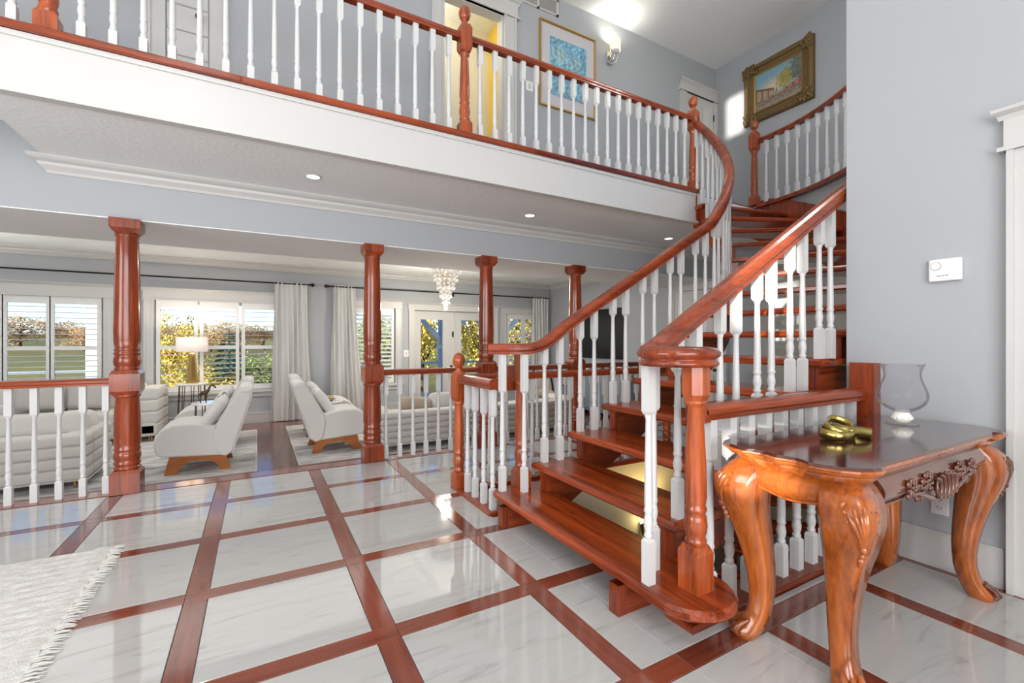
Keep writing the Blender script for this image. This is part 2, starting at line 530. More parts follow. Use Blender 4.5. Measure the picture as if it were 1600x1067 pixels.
for j, y in enumerate(GY):
    for i in range(len(gxe) - 1):
        clip('wood_strip', gxe[i] + SW * (1 if j % 2 else -1), gxe[i + 1] + SW * (1 if j % 2 else -1) - 0.001, y - SW, y + SW, 'strip_X')
# wooden borders: step edge to the living room, stairwell kerbs, wall border
for k in range(9):
    x0 = -4.6 + k * 1.215
    link('step_nosing', MB().prism([(x0, 4.588), (x0 + 1.213, 4.588), (x0 + 1.213, 4.76), (x0, 4.76)], -0.05, 0.004, 0.004), 'strip_X', FLOOR)
link('step_riser', MB().box(-4.6, 6.33, 4.70, 4.735, ZL, -0.05), 'trim_white', FLOOR)
link('stairwell_kerb', MB().prism([(1.55, 1.245), (3.15, 1.245), (3.15, 1.385), (1.55, 1.385)], -0.04, 0.03, 0.005), 'cherry_X', FLOOR)
link('stairwell_kerb', MB().prism([(1.385, 2.78), (1.505, 2.78), (1.505, 3.48), (1.385, 3.48)], -0.03, 0.018, 0.005), 'cherry_Y', FLOOR)
link('stairwell_kerb', MB().prism([(1.505, 3.36), (3.90, 3.36), (3.90, 3.48), (1.505, 3.48)], -0.03, 0.018, 0.005), 'cherry_X', FLOOR)
link('wall_border', MB().prism([(3.105, -2.6), (3.155, -2.6), (3.155, 1.24), (3.105, 1.24)], -0.013, 0.0, 0.001), 'strip_Y', FLOOR)

# ------------------------------------------------------------------ living room plank floor
LF = struct('floor_living_room', MB().box(-4.7, 6.4, 4.7, 9.4, ZL - 0.2, ZL - 0.012), 'plank_wood', label='dark red plank floor of the sunken living room')
y = 4.76; r_ = random.Random(3); pk = {}
while y < 9.25:
    x = -4.6 - r_.random() * 1.2
    while x < 6.3:
        ln = r_.choice((1.3, 1.7, 2.1, 2.6))
        a0, a1 = max(-4.6, x), min(6.33, x + ln)
        if a1 - a0 > 0.1:
            kk = round(a1 - a0, 2)
            if kk not in pk:
                h = kk / 2 - 0.001
                pk[kk] = MB().loft([[(-h, -.056, -.012), (h, -.056, -.012), (h, .056, -.012), (-h, .056, -.012)], [(-h, -.056, -.0012), (h, -.056, -.0012), (h, .056, -.0012), (-h, .056, -.0012)], [(-h + .0012, -.0548, 0), (h - .0012, -.0548, 0), (h - .0012, .0548, 0), (-h + .0012, .0548, 0)]], sm=False).mesh('floor_plank')
                pk[kk].materials.append(MATS['plank_wood'])
            link('floor_plank', pk[kk], None, LF, ((a0 + a1) / 2, y + 0.057, ZL))
        x += ln
    y += 0.114

# ------------------------------------------------------------------ walls
def wall_y(mb, y0, y1, x0, x1, z0, z1, holes):
    """a wall in the X-Z plane with rectangular openings (x0,x1,z0,z1)"""
    xs = sorted({x0, x1, *[h[0] for h in holes], *[h[1] for h in holes]})
    zs = sorted({z0, z1, *[h[2] for h in holes], *[h[3] for h in holes]})
    for i in range(len(xs) - 1):
        run = None
        for j in range(len(zs) - 1):
            cx, cz = (xs[i] + xs[i + 1]) / 2, (zs[j] + zs[j + 1]) / 2
            solid = not any(h[0] < cx < h[1] and h[2] < cz < h[3] for h in holes)
            if solid:
                run = (run[0], zs[j + 1]) if run else (zs[j], zs[j + 1])
            if (not solid or j == len(zs) - 2) and run:
                mb.box(xs[i], xs[i + 1], y0, y1, run[0], run[1]); run = None
    return mb
WIN = {1: (-4.28, -2.10, 0.36, 1.88), 2: (-1.46, 0.34, 0.36, 1.88), 3: (1.62, 2.47, 0.36, 1.88), 4: (5.09, 5.98, 0.36, 1.84)}
DOOR = (2.88, 4.73, ZL, 1.86)
struct('wall_back', wall_y(MB(), YB, YB + 0.16, -4.6, XE + 0.1, ZL - 0.2, 2.8, [*WIN.values(), DOOR]), 'wall_paint', label='pale grey living room wall with the shuttered windows')
struct('wall_east', MB().box(XE, XE + 0.12, 1.2, YB + 0.1, ZL - 0.2, ZC), 'wall_paint', label='pale grey end wall behind the staircase and television')
# upstairs hall wall (door opening to the yellow room)
struct('wall_upper', wall_y(MB(), YU, YU + 0.1, -4.6, XE, Z2 - 0.1, ZC, [(1.76, 2.50, Z2, 5.0)]), 'wall_paint', label='pale grey upstairs hallway wall with the two pictures')
struct('wall_bulkhead', MB().box(-4.6, XE, 4.60, 5.68, 2.17, 2.90), 'wall_paint', label='pale grey bulkhead band carried by the wooden posts')
# near wall on the right, with the stairwell return and the curved stair wall
nw = MB().box(XN, XN + 0.12, -2.7, 1.41, 0, ZC)
struct('wall_right', nw, 'wall_paint', label='large pale grey wall on the right with the thermostat')
cw = MB()
def arc_wall(r0, r1, a0, a1, z0f, z1f, n=24):
    rs = []
    for i in range(n + 1):
        a = math.radians(a0 + (a1 - a0) * i / n); c, s = math.cos(a), math.sin(a)
        z0, z1 = z0f(i / n), z1f(i / n)
        rs.append([(CXA + r0 * c, CYA + r0 * s, z0), (CXA + r1 * c, CYA + r1 * s, z0), (CXA + r1 * c, CYA + r1 * s, z1), (CXA + r0 * c, CYA + r0 * s, z1)])
    return MB().loft(rs, sm=False)
cw = arc_wall(2.11, 2.2, -90, 0, lambda t: -0.2, lambda t: Z2 - 0.02)
cw.box(XN + 0.06, CXA, 1.30, 1.39, -0.2, Z2 - 0.02)
struct('wall_stair', cw, 'wall_paint', label='curved pale grey wall along the outer side of the stairs')
struct('wall_front', wall_y(MB(), -2.7, -2.6, -4.6, XN, 0, ZC, []), 'wall_paint', label='solid front wall behind the camera')
def wall_x(mb, x0, x1, y0, y1, z0, z1, holes):
    t = wall_y(MB(), x0, x1, y0, y1, z0, z1, holes)
    return mb.add([(p[1], p[0], p[2]) for p in t.v], [tuple(reversed(f)) for f in t.f])
struct('wall_left', wall_x(MB(), -4.7, -4.6, -2.7, YB + 0.1, ZL - 0.2, ZC, [(-2.49, -2.13, 0.82, 1.0), (-2.49, -2.13, 1.52, 2.26), (-1.72, -1.38, 4.72, 5.3)]), 'wall_paint', label='left wall of the house with openings added to shape the sun')  # openings placed along the sun direction to make the sun patches
# window bars and blinds added on the solid walls behind the fill lamps
fb = MB()
for x in (-3.2, -2.05, -0.9, 0.25, 1.36):
    fb.box(x, x + 0.05, -2.60, -2.575, 0.3, 4.9)
for z in (0.3, 2.4, 4.86):
    fb.box(-3.2, 1.4, -2.60, -2.58, z, z + 0.05)
w6 = struct('window_6', fb, 'trim_white', label='white window bars added on the solid front wall')
link('added_blind', MB().box(-3.15, 1.36, -2.598, -2.59, 0.35, 4.86), 'trim_white', w6)
sb = MB()
for y_ in (-0.4, 1.08, 2.55):
    sb.box(-4.60, -4.575, y_, y_ + 0.05, 0.9, 4.9)
for z in (0.9, 2.9, 4.85):
    sb.box(-4.60, -4.58, -0.4, 2.6, z, z + 0.05)
w7 = struct('window_7', sb, 'trim_white', label='white window bars added on the solid left wall')
link('added_blind', MB().box(-4.598, -4.59, -0.35, 2.55, 0.95, 4.85), 'trim_white', w7)

# ------------------------------------------------------------------ ceilings, balcony slab
struct('ceiling', MB().box(-4.6, XE, -2.7, YU + 0.1, ZC, ZC + 0.1), 'ceiling_paint', label='textured off-white upstairs ceiling')
struct('ceiling_living_room', MB().box(-4.6, XE, 5.6, YB, 2.60, 2.75), 'ceiling_paint', label='textured off-white living room ceiling')
so = MB().box(-1.36, XE, 3.50, 4.62, ZS, Z2 - 0.03)
so.box(-4.6, -1.36, 3.50, 4.62, 2.78, Z2 - 0.03)
struct('ceiling_balcony', so, 'ceiling_paint', label='textured underside of the balcony with recessed lights')
struct('ceiling_bulkhead', MB().box(-4.6, XE, 4.605, 5.675, 2.162, 2.17), 'ceiling_paint', label='textured underside of the bulkhead behind the posts')
uf = MB().box(-4.6, 4.40, 3.50, YU, Z2 - 0.03, Z2 - 0.002)
uf.box(4.40, XE, 3.53, YU, Z2 - 0.03, Z2 - 0.002)
struct('floor_upper', uf, 'plank_wood', label='red wooden floor of the upstairs balcony')
pl = [(CXA + 2.12 * math.cos(math.radians(a)), CYA + 2.12 * math.sin(math.radians(a))) for a in range(-90, 1, 6)]
struct('floor_landing', MB().prism([(CXA, 1.2), (XE, 1.2), (XE, CYA)] + pl[::-1], Z2 - 0.2, Z2 - 0.002), 'plank_wood', label='upstairs landing floor behind the curved guard rail')
# balcony fascia
fa = thing('balcony_fascia', 'long white fascia board along the balcony edge with red wooden nosing', 'fascia')
fa['kind'] = 'structure'
link('fascia_board', MB().box(-4.6, 4.40, 3.44, 3.50, ZS - 0.015, Z2 - 0.045), 'trim_white', fa)
link('fascia_bead', MB().box(-4.6, 4.40, 3.428, 3.44, Z2 - 0.075, Z2 - 0.045), 'trim_white', fa)
link('fascia_bead', MB().box(-4.6, 4.40, 3.434, 3.44, ZS - 0.015, ZS + 0.03), 'trim_white', fa)
for k in range(4):
    x0 = -4.6 + k * 2.256
    link('edge_nosing', MB().prism_y([(x0, Z2 - 0.042), (x0 + 2.254, Z2 - 0.042), (x0 + 2.254, Z2 + 0.002), (x0, Z2 + 0.002)], 3.405, 3.60, 0.006), 'cherry_X', fa)
link('end_post', MB().box(4.33, 4.41, 3.425, 3.56, ZS + 0.01, Z2 - 0.045), 'cherry_Z', fa)

# ------------------------------------------------------------------ mouldings
CROWN = [(0, 0), (0.012, 0), (0.02, 0.02), (0.05, 0.05), (0.055, 0.07), (0.085, 0.085), (0.1, 0.1), (0.1, 0.115), (0, 0.115)]
def crown(name, x0, x1, y, ztop, label, mitre=0.0):
    a = [(x0 - mitre * (q / 0.1), y - q, ztop - 0.115 + z) for q, z in CROWN]
    b_ = [(x1, y - q, ztop - 0.115 + z) for q, z in CROWN]
    struct(name, MB().loft([a, b_], sm=False), 'trim_white', label=label)
crown('trim_1', -1.34, XE, 4.60, ZS, 'white crown moulding under the balcony', 0.1)
crown('trim_2', -4.6, XE, YB, 2.60, 'white crown moulding above the living room windows')
a = [(XE - q, 5.68, 2.485 + z) for q, z in CROWN]; b_ = [(XE - q, YB, 2.485 + z) for q, z in CROWN]
struct('trim_3', MB().loft([a, b_], sm=False), 'trim_white', label='white crown moulding on the television wall')
# living room baseboard and chair rail (between the windows and door)
bb = MB()
for x0, x1 in ((-4.6, 2.76), (4.85, XE)):
    bb.box(x0, x1, YB - 0.02, YB, ZL, ZL + 0.16); bb.box(x0, x1, YB - 0.028, YB, ZL + 0.16, ZL + 0.19)
bb.box(XE - 0.02, XE, 4.75, YB, ZL, ZL + 0.17)
struct('baseboard_back', bb, 'trim_white', label='white baseboard of the living room')
struct('baseboard_right', MB().box(XN - 0.016, XN, 0.735, 1.24, 0.0, 0.19).box(XN - 0.022, XN, 0.735, 1.24, 0.19, 0.197), 'trim_white', label='tall white baseboard behind the carved table')

# ------------------------------------------------------------------ living room windows with plantation shutters
LV = {}
def louver(w, tilt):
    key = (round(w, 3), round(tilt, 2))
    if key not in LV:
        mb = MB(); n = 8; hx, hz = 0.038, 0.0055
        ring = []
        for j in range(n):
            a = 2 * PI * j / n
            p = (hx * math.cos(a), hz * math.sin(a)); c, s = math.cos(tilt), math.sin(tilt)
            ring.append((p[0] * c - p[1] * s, p[0] * s + p[1] * c))
        mb.loft([[(-w / 2, a, b) for a, b in ring], [(w / 2, a, b) for a, b in ring]], sm=True)
        LV[key] = mb.mesh('louver'); LV[key].materials.append(MATS['shutter_white'])
    return LV[key]
def window(n, hole, panels, ctop, tilt, label, casL=True, casR=True, midrail=True):
    x0, x1, z0, z1 = hole
    w = link('window_%d' % n, None); w['kind'] = 'structure'; w['label'] = label; w['category'] = 'window'
    fr = MB(); f = 0.045
    fr.box(x0, x0 + f, YB + 0.05, YB + 0.13, z0, z1); fr.box(x1 - f, x1, YB + 0.05, YB + 0.13, z0, z1)
    fr.box(x0 + f, x1 - f, YB + 0.05, YB + 0.13, z0, z0 + f); fr.box(x0 + f, x1 - f, YB + 0.05, YB + 0.13, z1 - f, z1)
    link('window_frame', fr, 'trim_white', w)
    link('pane', MB().box(x0 + f, x1 - f, YB + 0.10, YB + 0.104, z0 + f, z1 - f), 'pane_glass', w)
    if casL: link('casing', MB().box(x0 - 0.14, x0 - 0.01, YB - 0.028, YB, z0 - 0.02, z1).box(x0 - 0.14, x0 - 0.115, YB - 0.04, YB - 0.028, z0 - 0.02, z1).box(x0 - 0.04, x0 - 0.01, YB - 0.036, YB - 0.028, z0 - 0.02, z1), 'trim_white', w)
    if casR: link('casing', MB().box(x1 + 0.01, x1 + 0.14, YB - 0.028, YB, z0 - 0.02, z1).box(x1 + 0.115, x1 + 0.14, YB - 0.04, YB - 0.028, z0 - 0.02, z1).box(x1 + 0.01, x1 + 0.04, YB - 0.036, YB - 0.028, z0 - 0.02, z1), 'trim_white', w)
    a, b_ = x0 - 0.15, x1 + 0.15
    hd = MB().box(a, b_, YB - 0.034, YB, z1, ctop - 0.05)
    pf = [(0, 0), (0.036, 0), (0.045, 0.02), (0.07, 0.035), (0.075, 0.05), (0, 0.05)]
    hd.loft([[(a - q * 0.5, YB - q, ctop - 0.05 + z) for q, z in pf], [(b_ + q * 0.5, YB - q, ctop - 0.05 + z) for q, z in pf]], sm=False)
    hd.box(a - 0.01, b_ + 0.01, YB - 0.045, YB - 0.034, z1, z1 + 0.02)
    link('header', hd, 'trim_white', w)
    link('window_sill', MB().box(a - 0.02, b_ + 0.02, YB - 0.075, YB + 0.05, z0 - 0.055, z0 - 0.015).box(a, b_, YB - 0.025, YB, z0 - 0.14, z0 - 0.055), 'trim_white', w)
    for p0, p1 in panels:
        s = 0.052
        q = MB().box(p0 - s, p0, YB - 0.005, YB + 0.03, z0, z1); q.box(p1, p1 + s, YB - 0.005, YB + 0.03, z0, z1)
        q.box(p0, p1, YB - 0.005, YB + 0.03, z0, z0 + 0.085); q.box(p0, p1, YB - 0.005, YB + 0.03, z1 - 0.11, z1)
        zm = 1.10
        if midrail: q.box(p0, p1, YB - 0.005, YB + 0.03, zm - 0.03, zm + 0.03)
        sh = link('shutter_panel', q, 'shutter_white', w)
        zz = z0 + 0.085 + 0.045
        while zz < z1 - 0.13:
            if not (midrail and abs(zz - zm) < 0.06):
                link('louver', louver(p1 - p0 - 0.004, tilt), None, sh, ((p0 + p1) / 2, YB + 0.012, zz))
            zz += 0.082
    return w
window(1, WIN[1], [(-4.19, -3.78), (-3.67, -3.25), (-3.16, -2.75), (-2.66, -2.17)], 2.09, 0.06, 'wide shuttered window behind the pale sofa, left of the first tall post')
window(2, WIN[2], [(-1.39, -0.93), (-0.80, -0.33), (-0.19, 0.27)], 2.08, -0.03, 'three-panel shuttered window behind the gold table lamp')
window(3, WIN[3], [(1.69, 2.40)], 2.06, 0.62, 'narrow shuttered window with tilted slats beside the French doors', midrail=False)
window(4, WIN[4], [(5.16, 5.50), (5.61, 5.91)], 2.01, 0.35, 'small shuttered window right of the French doors, beside the corner curtain', midrail=False)
# extra glazing bar seen through window 1, upright posts of the double windows
# ------------------------------------------------------------------ French doors
dr = link('door_1', None); dr['kind'] = 'structure'; dr['label'] = 'pair of white glazed French doors behind the crystal chandelier'; dr['category'] = 'door'
x0, x1, z0, z1 = DOOR
link('casing', MB().box(x0 - 0.12, x0, YB - 0.03, YB, z0, z1).box(x0 - 0.12, x0 - 0.095, YB - 0.042, YB - 0.03, z0, z1), 'trim_white', dr)
link('casing', MB().box(x1, x1 + 0.12, YB - 0.03, YB, z0, z1).box(x1 + 0.095, x1 + 0.12, YB - 0.042, YB - 0.03, z0, z1), 'trim_white', dr)
pf = [(0, 0), (0.036, 0), (0.045, 0.02), (0.07, 0.035), (0.075, 0.05), (0, 0.05)]
link('header', MB().box(x0 - 0.13, x1 + 0.13, YB - 0.034, YB, z1, 1.97).loft([[(x0 - 0.13 - q * .5, YB - q, 1.97 + z) for q, z in pf], [(x1 + 0.13 + q * .5, YB - q, 1.97 + z) for q, z in pf]], sm=False), 'trim_white', dr)
for a, b_, g0, g1 in ((2.89, 3.79, 3.02, 3.53), (3.82, 4.72, 3.95, 4.58)):
    q = MB().box(a, g0, YB + 0.03, YB + 0.075, ZL, 1.85).box(g1, b_, YB + 0.03, YB + 0.075, ZL, 1.85).box(g0, g1, YB + 0.03, YB + 0.075, ZL, 0.02).box(g0, g1, YB + 0.03, YB + 0.075, 1.68, 1.85)
    lf = link('door_leaf', q, 'trim_white', dr)
    link('pane', MB().box(g0, g1, YB + 0.05, YB + 0.055, 0.02, 1.68), 'pane_glass', lf)
    link('glazing_bead', MB().box(g0, g0 + 0.012, YB + 0.022, YB + 0.03, 0.02, 1.68).box(g1 - 0.012, g1, YB + 0.022, YB + 0.03, 0.02, 1.68).box(g0, g1, YB + 0.022, YB + 0.03, 1.668, 1.68), 'pillow_grey', lf)
link('door_stop', MB().box(3.785, 3.825, YB + 0.015, YB + 0.08, ZL, 1.85), 'trim_white', dr)
for z in (1.36, 0.22):
    link('door_hinge', MB().lathe(3.755, YB + 0.02, [(0.018, z - 0.06), (0.02, z), (0.018, z + 0.06)], 8), 'black_metal', dr)
link('door_knob', MB().tube([(3.70, YB + 0.03, 0.66), (3.70, YB - 0.02, 0.66)], 0.012, 8).ball((3.70, YB - 0.035, 0.66), 0.03), 'bronze_dark', dr)
# door on the east wall under the balcony, upstairs doors
def closed_door(n, label, origin, w, h, rz, header, hinge=False, boards=False, side=1):
    d = link('door_%d' % n, None, None, None, origin, rz); d['kind'] = 'structure'; d['label'] = label; d['category'] = 'door'
    hw = w / 2
    link('casing', MB().box(-hw - 0.12, -hw, -0.035, -0.001, 0, h).box(-hw - 0.12, -hw - 0.095, -0.047, -0.035, 0, h), 'trim_white', d)
    link('casing', MB().box(hw, hw + 0.12, -0.035, -0.001, 0, h).box(hw + 0.095, hw + 0.12, -0.047, -0.035, 0, h), 'trim_white', d)
    pf = [(0.001, 0), (0.036, 0), (0.045, 0.02), (0.07, 0.035), (0.075, 0.05), (0.001, 0.05)]
    link('header', MB().box(-hw - 0.13, hw + 0.13, -0.04, -0.001, h, h + header).box(-hw - 0.15, hw + 0.15, -0.055, -0.001, h, h + 0.02).loft([[(-hw - 0.13 - q * .5, -q, h + header + z) for q, z in pf], [(hw + 0.13 + q * .5, -q, h + header + z) for q, z in pf]], sm=False), 'trim_white', d)
    lf = link('door_leaf', MB().box(-hw + 0.003, hw - 0.003, -0.018, -0.002, 0.01, h - 0.003), 'trim_white', d)
    if boards:
        k = 0; z = 0.02
        while z < h - 0.1:
            link('door_board', MB().prism_y([(-hw + 0.006, z), (hw - 0.006, z), (hw - 0.006, z + 0.205), (-hw + 0.006, z + 0.205)], -0.032, -0.018, 0.006), 'trim_white', lf); z += 0.212
    else:
        for zz0, zz1 in ((0.18, 0.92), (1.10, h - 0.14)):
            for a, b_ in ((-hw + 0.11, -0.05), (0.05, hw - 0.11)):
                if b_ - a < 0.05: a, b_ = -hw + 0.11, hw - 0.11
                link('door_panel', MB().prism_y([(a, zz0), (b_, zz0), (b_, zz1), (a, zz1)], -0.030, -0.018, 0.011), 'trim_white', lf)
    link('door_knob', MB().tube([(side * (hw - 0.07), -0.018, 1.0), (side * (hw - 0.07), -0.055, 1.0)], 0.011, 8).ball((side * (hw - 0.07), -0.065, 1.0), 0.028), 'bronze_dark', lf)
    if hinge:
        for z in (0.25, 1.0, h - 0.25):
            link('door_hinge', MB().lathe(-side * (hw + 0.002), -0.03, [(0.009, z - 0.05), (0.01, z), (0.009, z + 0.05)], 8), 'black_metal', d)
closed_door(2, 'white panel door on the far wall below the balcony, seen between balusters', (XE, 4.95, -0.25), 0.78, 2.3, -PI / 2, 0.1)
closed_door(3, 'white upstairs door at the corner beside the gilt-framed street painting', (5.93, YU, Z2), 0.62, 2.03, 0, 0.12, hinge=True, side=-1)
closed_door(4, 'narrow white closet door of horizontal boards upstairs on the left', (-0.505, YU, Z2), 0.30, 2.03, 0, 0.12, boards=True)
closed_door(5, 'white door casing at the far right edge of the near wall', (XN, 0.19, 0.0), 0.82, 2.11, -PI / 2, 0.15)
# open doorway to the yellow room
d6 = link('door_6', None); d6['kind'] = 'structure'; d6['label'] = 'open white doorway upstairs showing a yellow room'; d6['category'] = 'door'
link('casing', MB().box(1.62, 1.76, YU - 0.035, YU, Z2, 5.0).box(1.62, 1.645, YU - 0.047, YU - 0.035, Z2, 5.0).box(1.735, 1.76, YU - 0.045, YU - 0.035, Z2, 5.0), 'trim_white', d6)
link('casing', MB().box(2.50, 2.66, YU - 0.035, YU, Z2, 5.0).box(2.635, 2.66, YU - 0.047, YU - 0.035, Z2, 5.0).box(2.50, 2.525, YU - 0.045, YU - 0.035, Z2, 5.0), 'trim_white', d6)
link('header', MB().box(1.60, 2.68, YU - 0.04, YU, 5.0, 5.15).box(1.59, 2.71, YU - 0.055, YU, 5.0, 5.02).loft([[(1.60 - q * .5, YU - q, 5.15 + z) for q, z in pf], [(2.68 + q * .5, YU - q, 5.15 + z) for q, z in pf]], sm=False), 'trim_white', d6)
link('jamb', MB().box(1.761, 1.775, YU - 0.01, YU + 0.11, Z2, 4.999).box(2.485, 2.499, YU - 0.01, YU + 0.11, Z2, 4.999).box(1.775, 2.485, YU - 0.01, YU + 0.11, 4.985, 4.999), 'trim_white', d6)
yr = MB().box(0.6, 2.8, 5.55, 5.6, Z2, 5.4)
struct('wall_upper_room', yr, 'cream_paint', label='cream back wall of the room behind the open upstairs doorway')
struct('wall_yellow_room', MB().box(2.76, 2.8, 4.75, 5.55, Z2, 5.4), 'yellow_paint', label='bright yellow side wall inside the upstairs doorway')
struct('wall_upper_room_left', MB().box(0.6, 0.64, 4.75, 5.55, Z2, 5.4), 'cream_paint', label='cream side wall of the upstairs room')
struct('ceiling_upper_room', MB().box(0.6, 2.8, 4.75, 5.6, 5.4, 5.45), 'ceiling_paint', label='ceiling of the upstairs room')
struct('floor_upper_room', MB().box(0.6, 2.8, 4.75, 5.6, Z2 - 0.05, Z2), 'plank_wood', label='floor of the upstairs room')
light('upstairs_room_light', 'POINT', (1.5, 5.15, 5.15), 22, (1.0, 0.92, 0.75), radius=0.1)

# ------------------------------------------------------------------ basement stairwell below the stairs
ZB = -14 * RIS
bw = MB().box(1.3, 5.8, 3.375, 3.395, ZB, -0.031)
struct('wall_basement_back', bw, 'basement_paint', label='yellow lit stairwell wall below the staircase')
struct('wall_basement_end', MB().box(1.24, 1.33, 1.2, 3.46, ZB, -0.25), 'basement_paint', label='stairwell end wall below the foyer floor')
struct('wall_basement_near', MB().box(1.24, 5.8, 1.18, 1.25, ZB, -0.2), 'basement_paint', label='stairwell wall below the low front railing')
struct('floor_basement', MB().box(1.3, 5.8, 1.18, 3.46, ZB - 0.1, ZB), 'plank_wood', label='dark basement floor below the staircase')
struct('wall_basement_far', MB().box(5.75, 5.8, 1.2, 3.46, ZB, -0.05), 'basement_paint', label='far stairwell wall below the landing')
# ------------------------------------------------------------------ turned balusters and newels
BC = {}
def baluster(h, bot=0.155, turned=0.50, half=0.0205):
    key = (round(h, 3), bot, turned, half)
    if key in BC: return BC[key]
    b0 = bot; t1 = min(b0 + turned, h - 0.05); L_ = t1 - b0
    mb = MB(); k = half / 0.0205
    mb.sq(0, 0, [(half, 0), (half, b0 - 0.012), (half * 0.72, b0)])
    pr = [(0.0145, 0), (0.0185, .02), (0.0185, .035), (0.0140, .05), (0.0195, .10), (0.0205, .135), (0.0165, .185), (0.0150, .20), (0.0195, .215), (0.0195, .235), (0.0165, .25), (0.0180, .30), (0.0150, .70), (0.0125, .96), (0.0150, .975), (0.0165, 1.0)]
    mb.lathe(0, 0, [(r * k, b0 + L_ * t) for r, t in pr], 10, caps=False)
    mb.sq(0, 0, [(half * 0.72, t1), (half, t1 + 0.014), (half, h)])
    me = mb.mesh('baluster'); me.materials.append(MATS['baluster_white']); BC[key] = me
    return me
def newel(mb, x, y, z0, ball=True, s=0.05, H=1.09):
    k = H / 1.09
    mb.sq(x, y, [(s, z0), (s, z0 + 0.10 * k), (s * 0.74, z0 + 0.125 * k)])
    pr = [(0.74, .12), (0.86, .135), (0.86, .15), (0.72, .16), (0.84, .18), (0.92, .21), (0.84, .245), (0.70, .26), (0.86, .272), (0.86, .285), (0.76, .295), (0.86, .34), (0.80, .50), (0.64, .655), (0.70, .665), (0.84, .68), (0.84, .69), (0.74, .70)]
    mb.lathe(x, y, [(s * r, z0 + z * k) for r, z in pr], 16)
    if ball:
        mb.sq(x, y, [(s * .8, z0 + .70 * k), (s, z0 + .73 * k), (s, z0 + .90 * k), (s * .7, z0 + .935 * k)])
        mb.lathe(x, y, [(s * r, z0 + z * k) for r, z in [(.62, .935), (.62, .945), (.40, .955), (.38, .965), (.6, .972), (.85, .99), (1.0, 1.02), (.98, 1.04), (.82, 1.065), (.5, 1.083), (.15, 1.09)]], 16)
    return mb
RAIL = [(-0.030, -0.028), (-0.030, -0.014), (-0.036, -0.004), (-0.036, 0.010), (-0.028, 0.024), (-0.012, 0.030), (0.012, 0.030), (0.028, 0.024), (0.036, 0.010), (0.036, -0.004), (0.030, -0.014), (0.030, -0.028)]
RAIL_S = [(a * 1.25, b * 1.25) for a, b in RAIL]
def ns_rail(p, path, mat='cherry_X', prof=RAIL):
    return link('handrail', MB().sweep(prof, path, sm=False), mat, p)

# balcony railing --------------------------------------------------
YR = 3.50
br = thing('balcony_railing', 'long straight balcony railing with white turned balusters and red newel posts', 'railing', (0, YR, Z2))
NX = [-3.60, -1.026, 1.516, 4.36]
for i, x in enumerate(NX):
    link('newel_post', newel(MB(), 0, 0, 0), 'newel_wood', br, (x, 0, 0.002))
for a, b_ in zip(NX[:-1], NX[1:]):
    ns_rail(br, [(a + 0.045, 0, 0.825), (b_ - 0.045, 0, 0.825)])
    n = round((b_ - a) / 0.1445); st = (b_ - a) / n
    for j in range(1, n):
        link('baluster', baluster(0.80, 0.125, 0.50), None, br, (a + st * j, 0, 0.002))

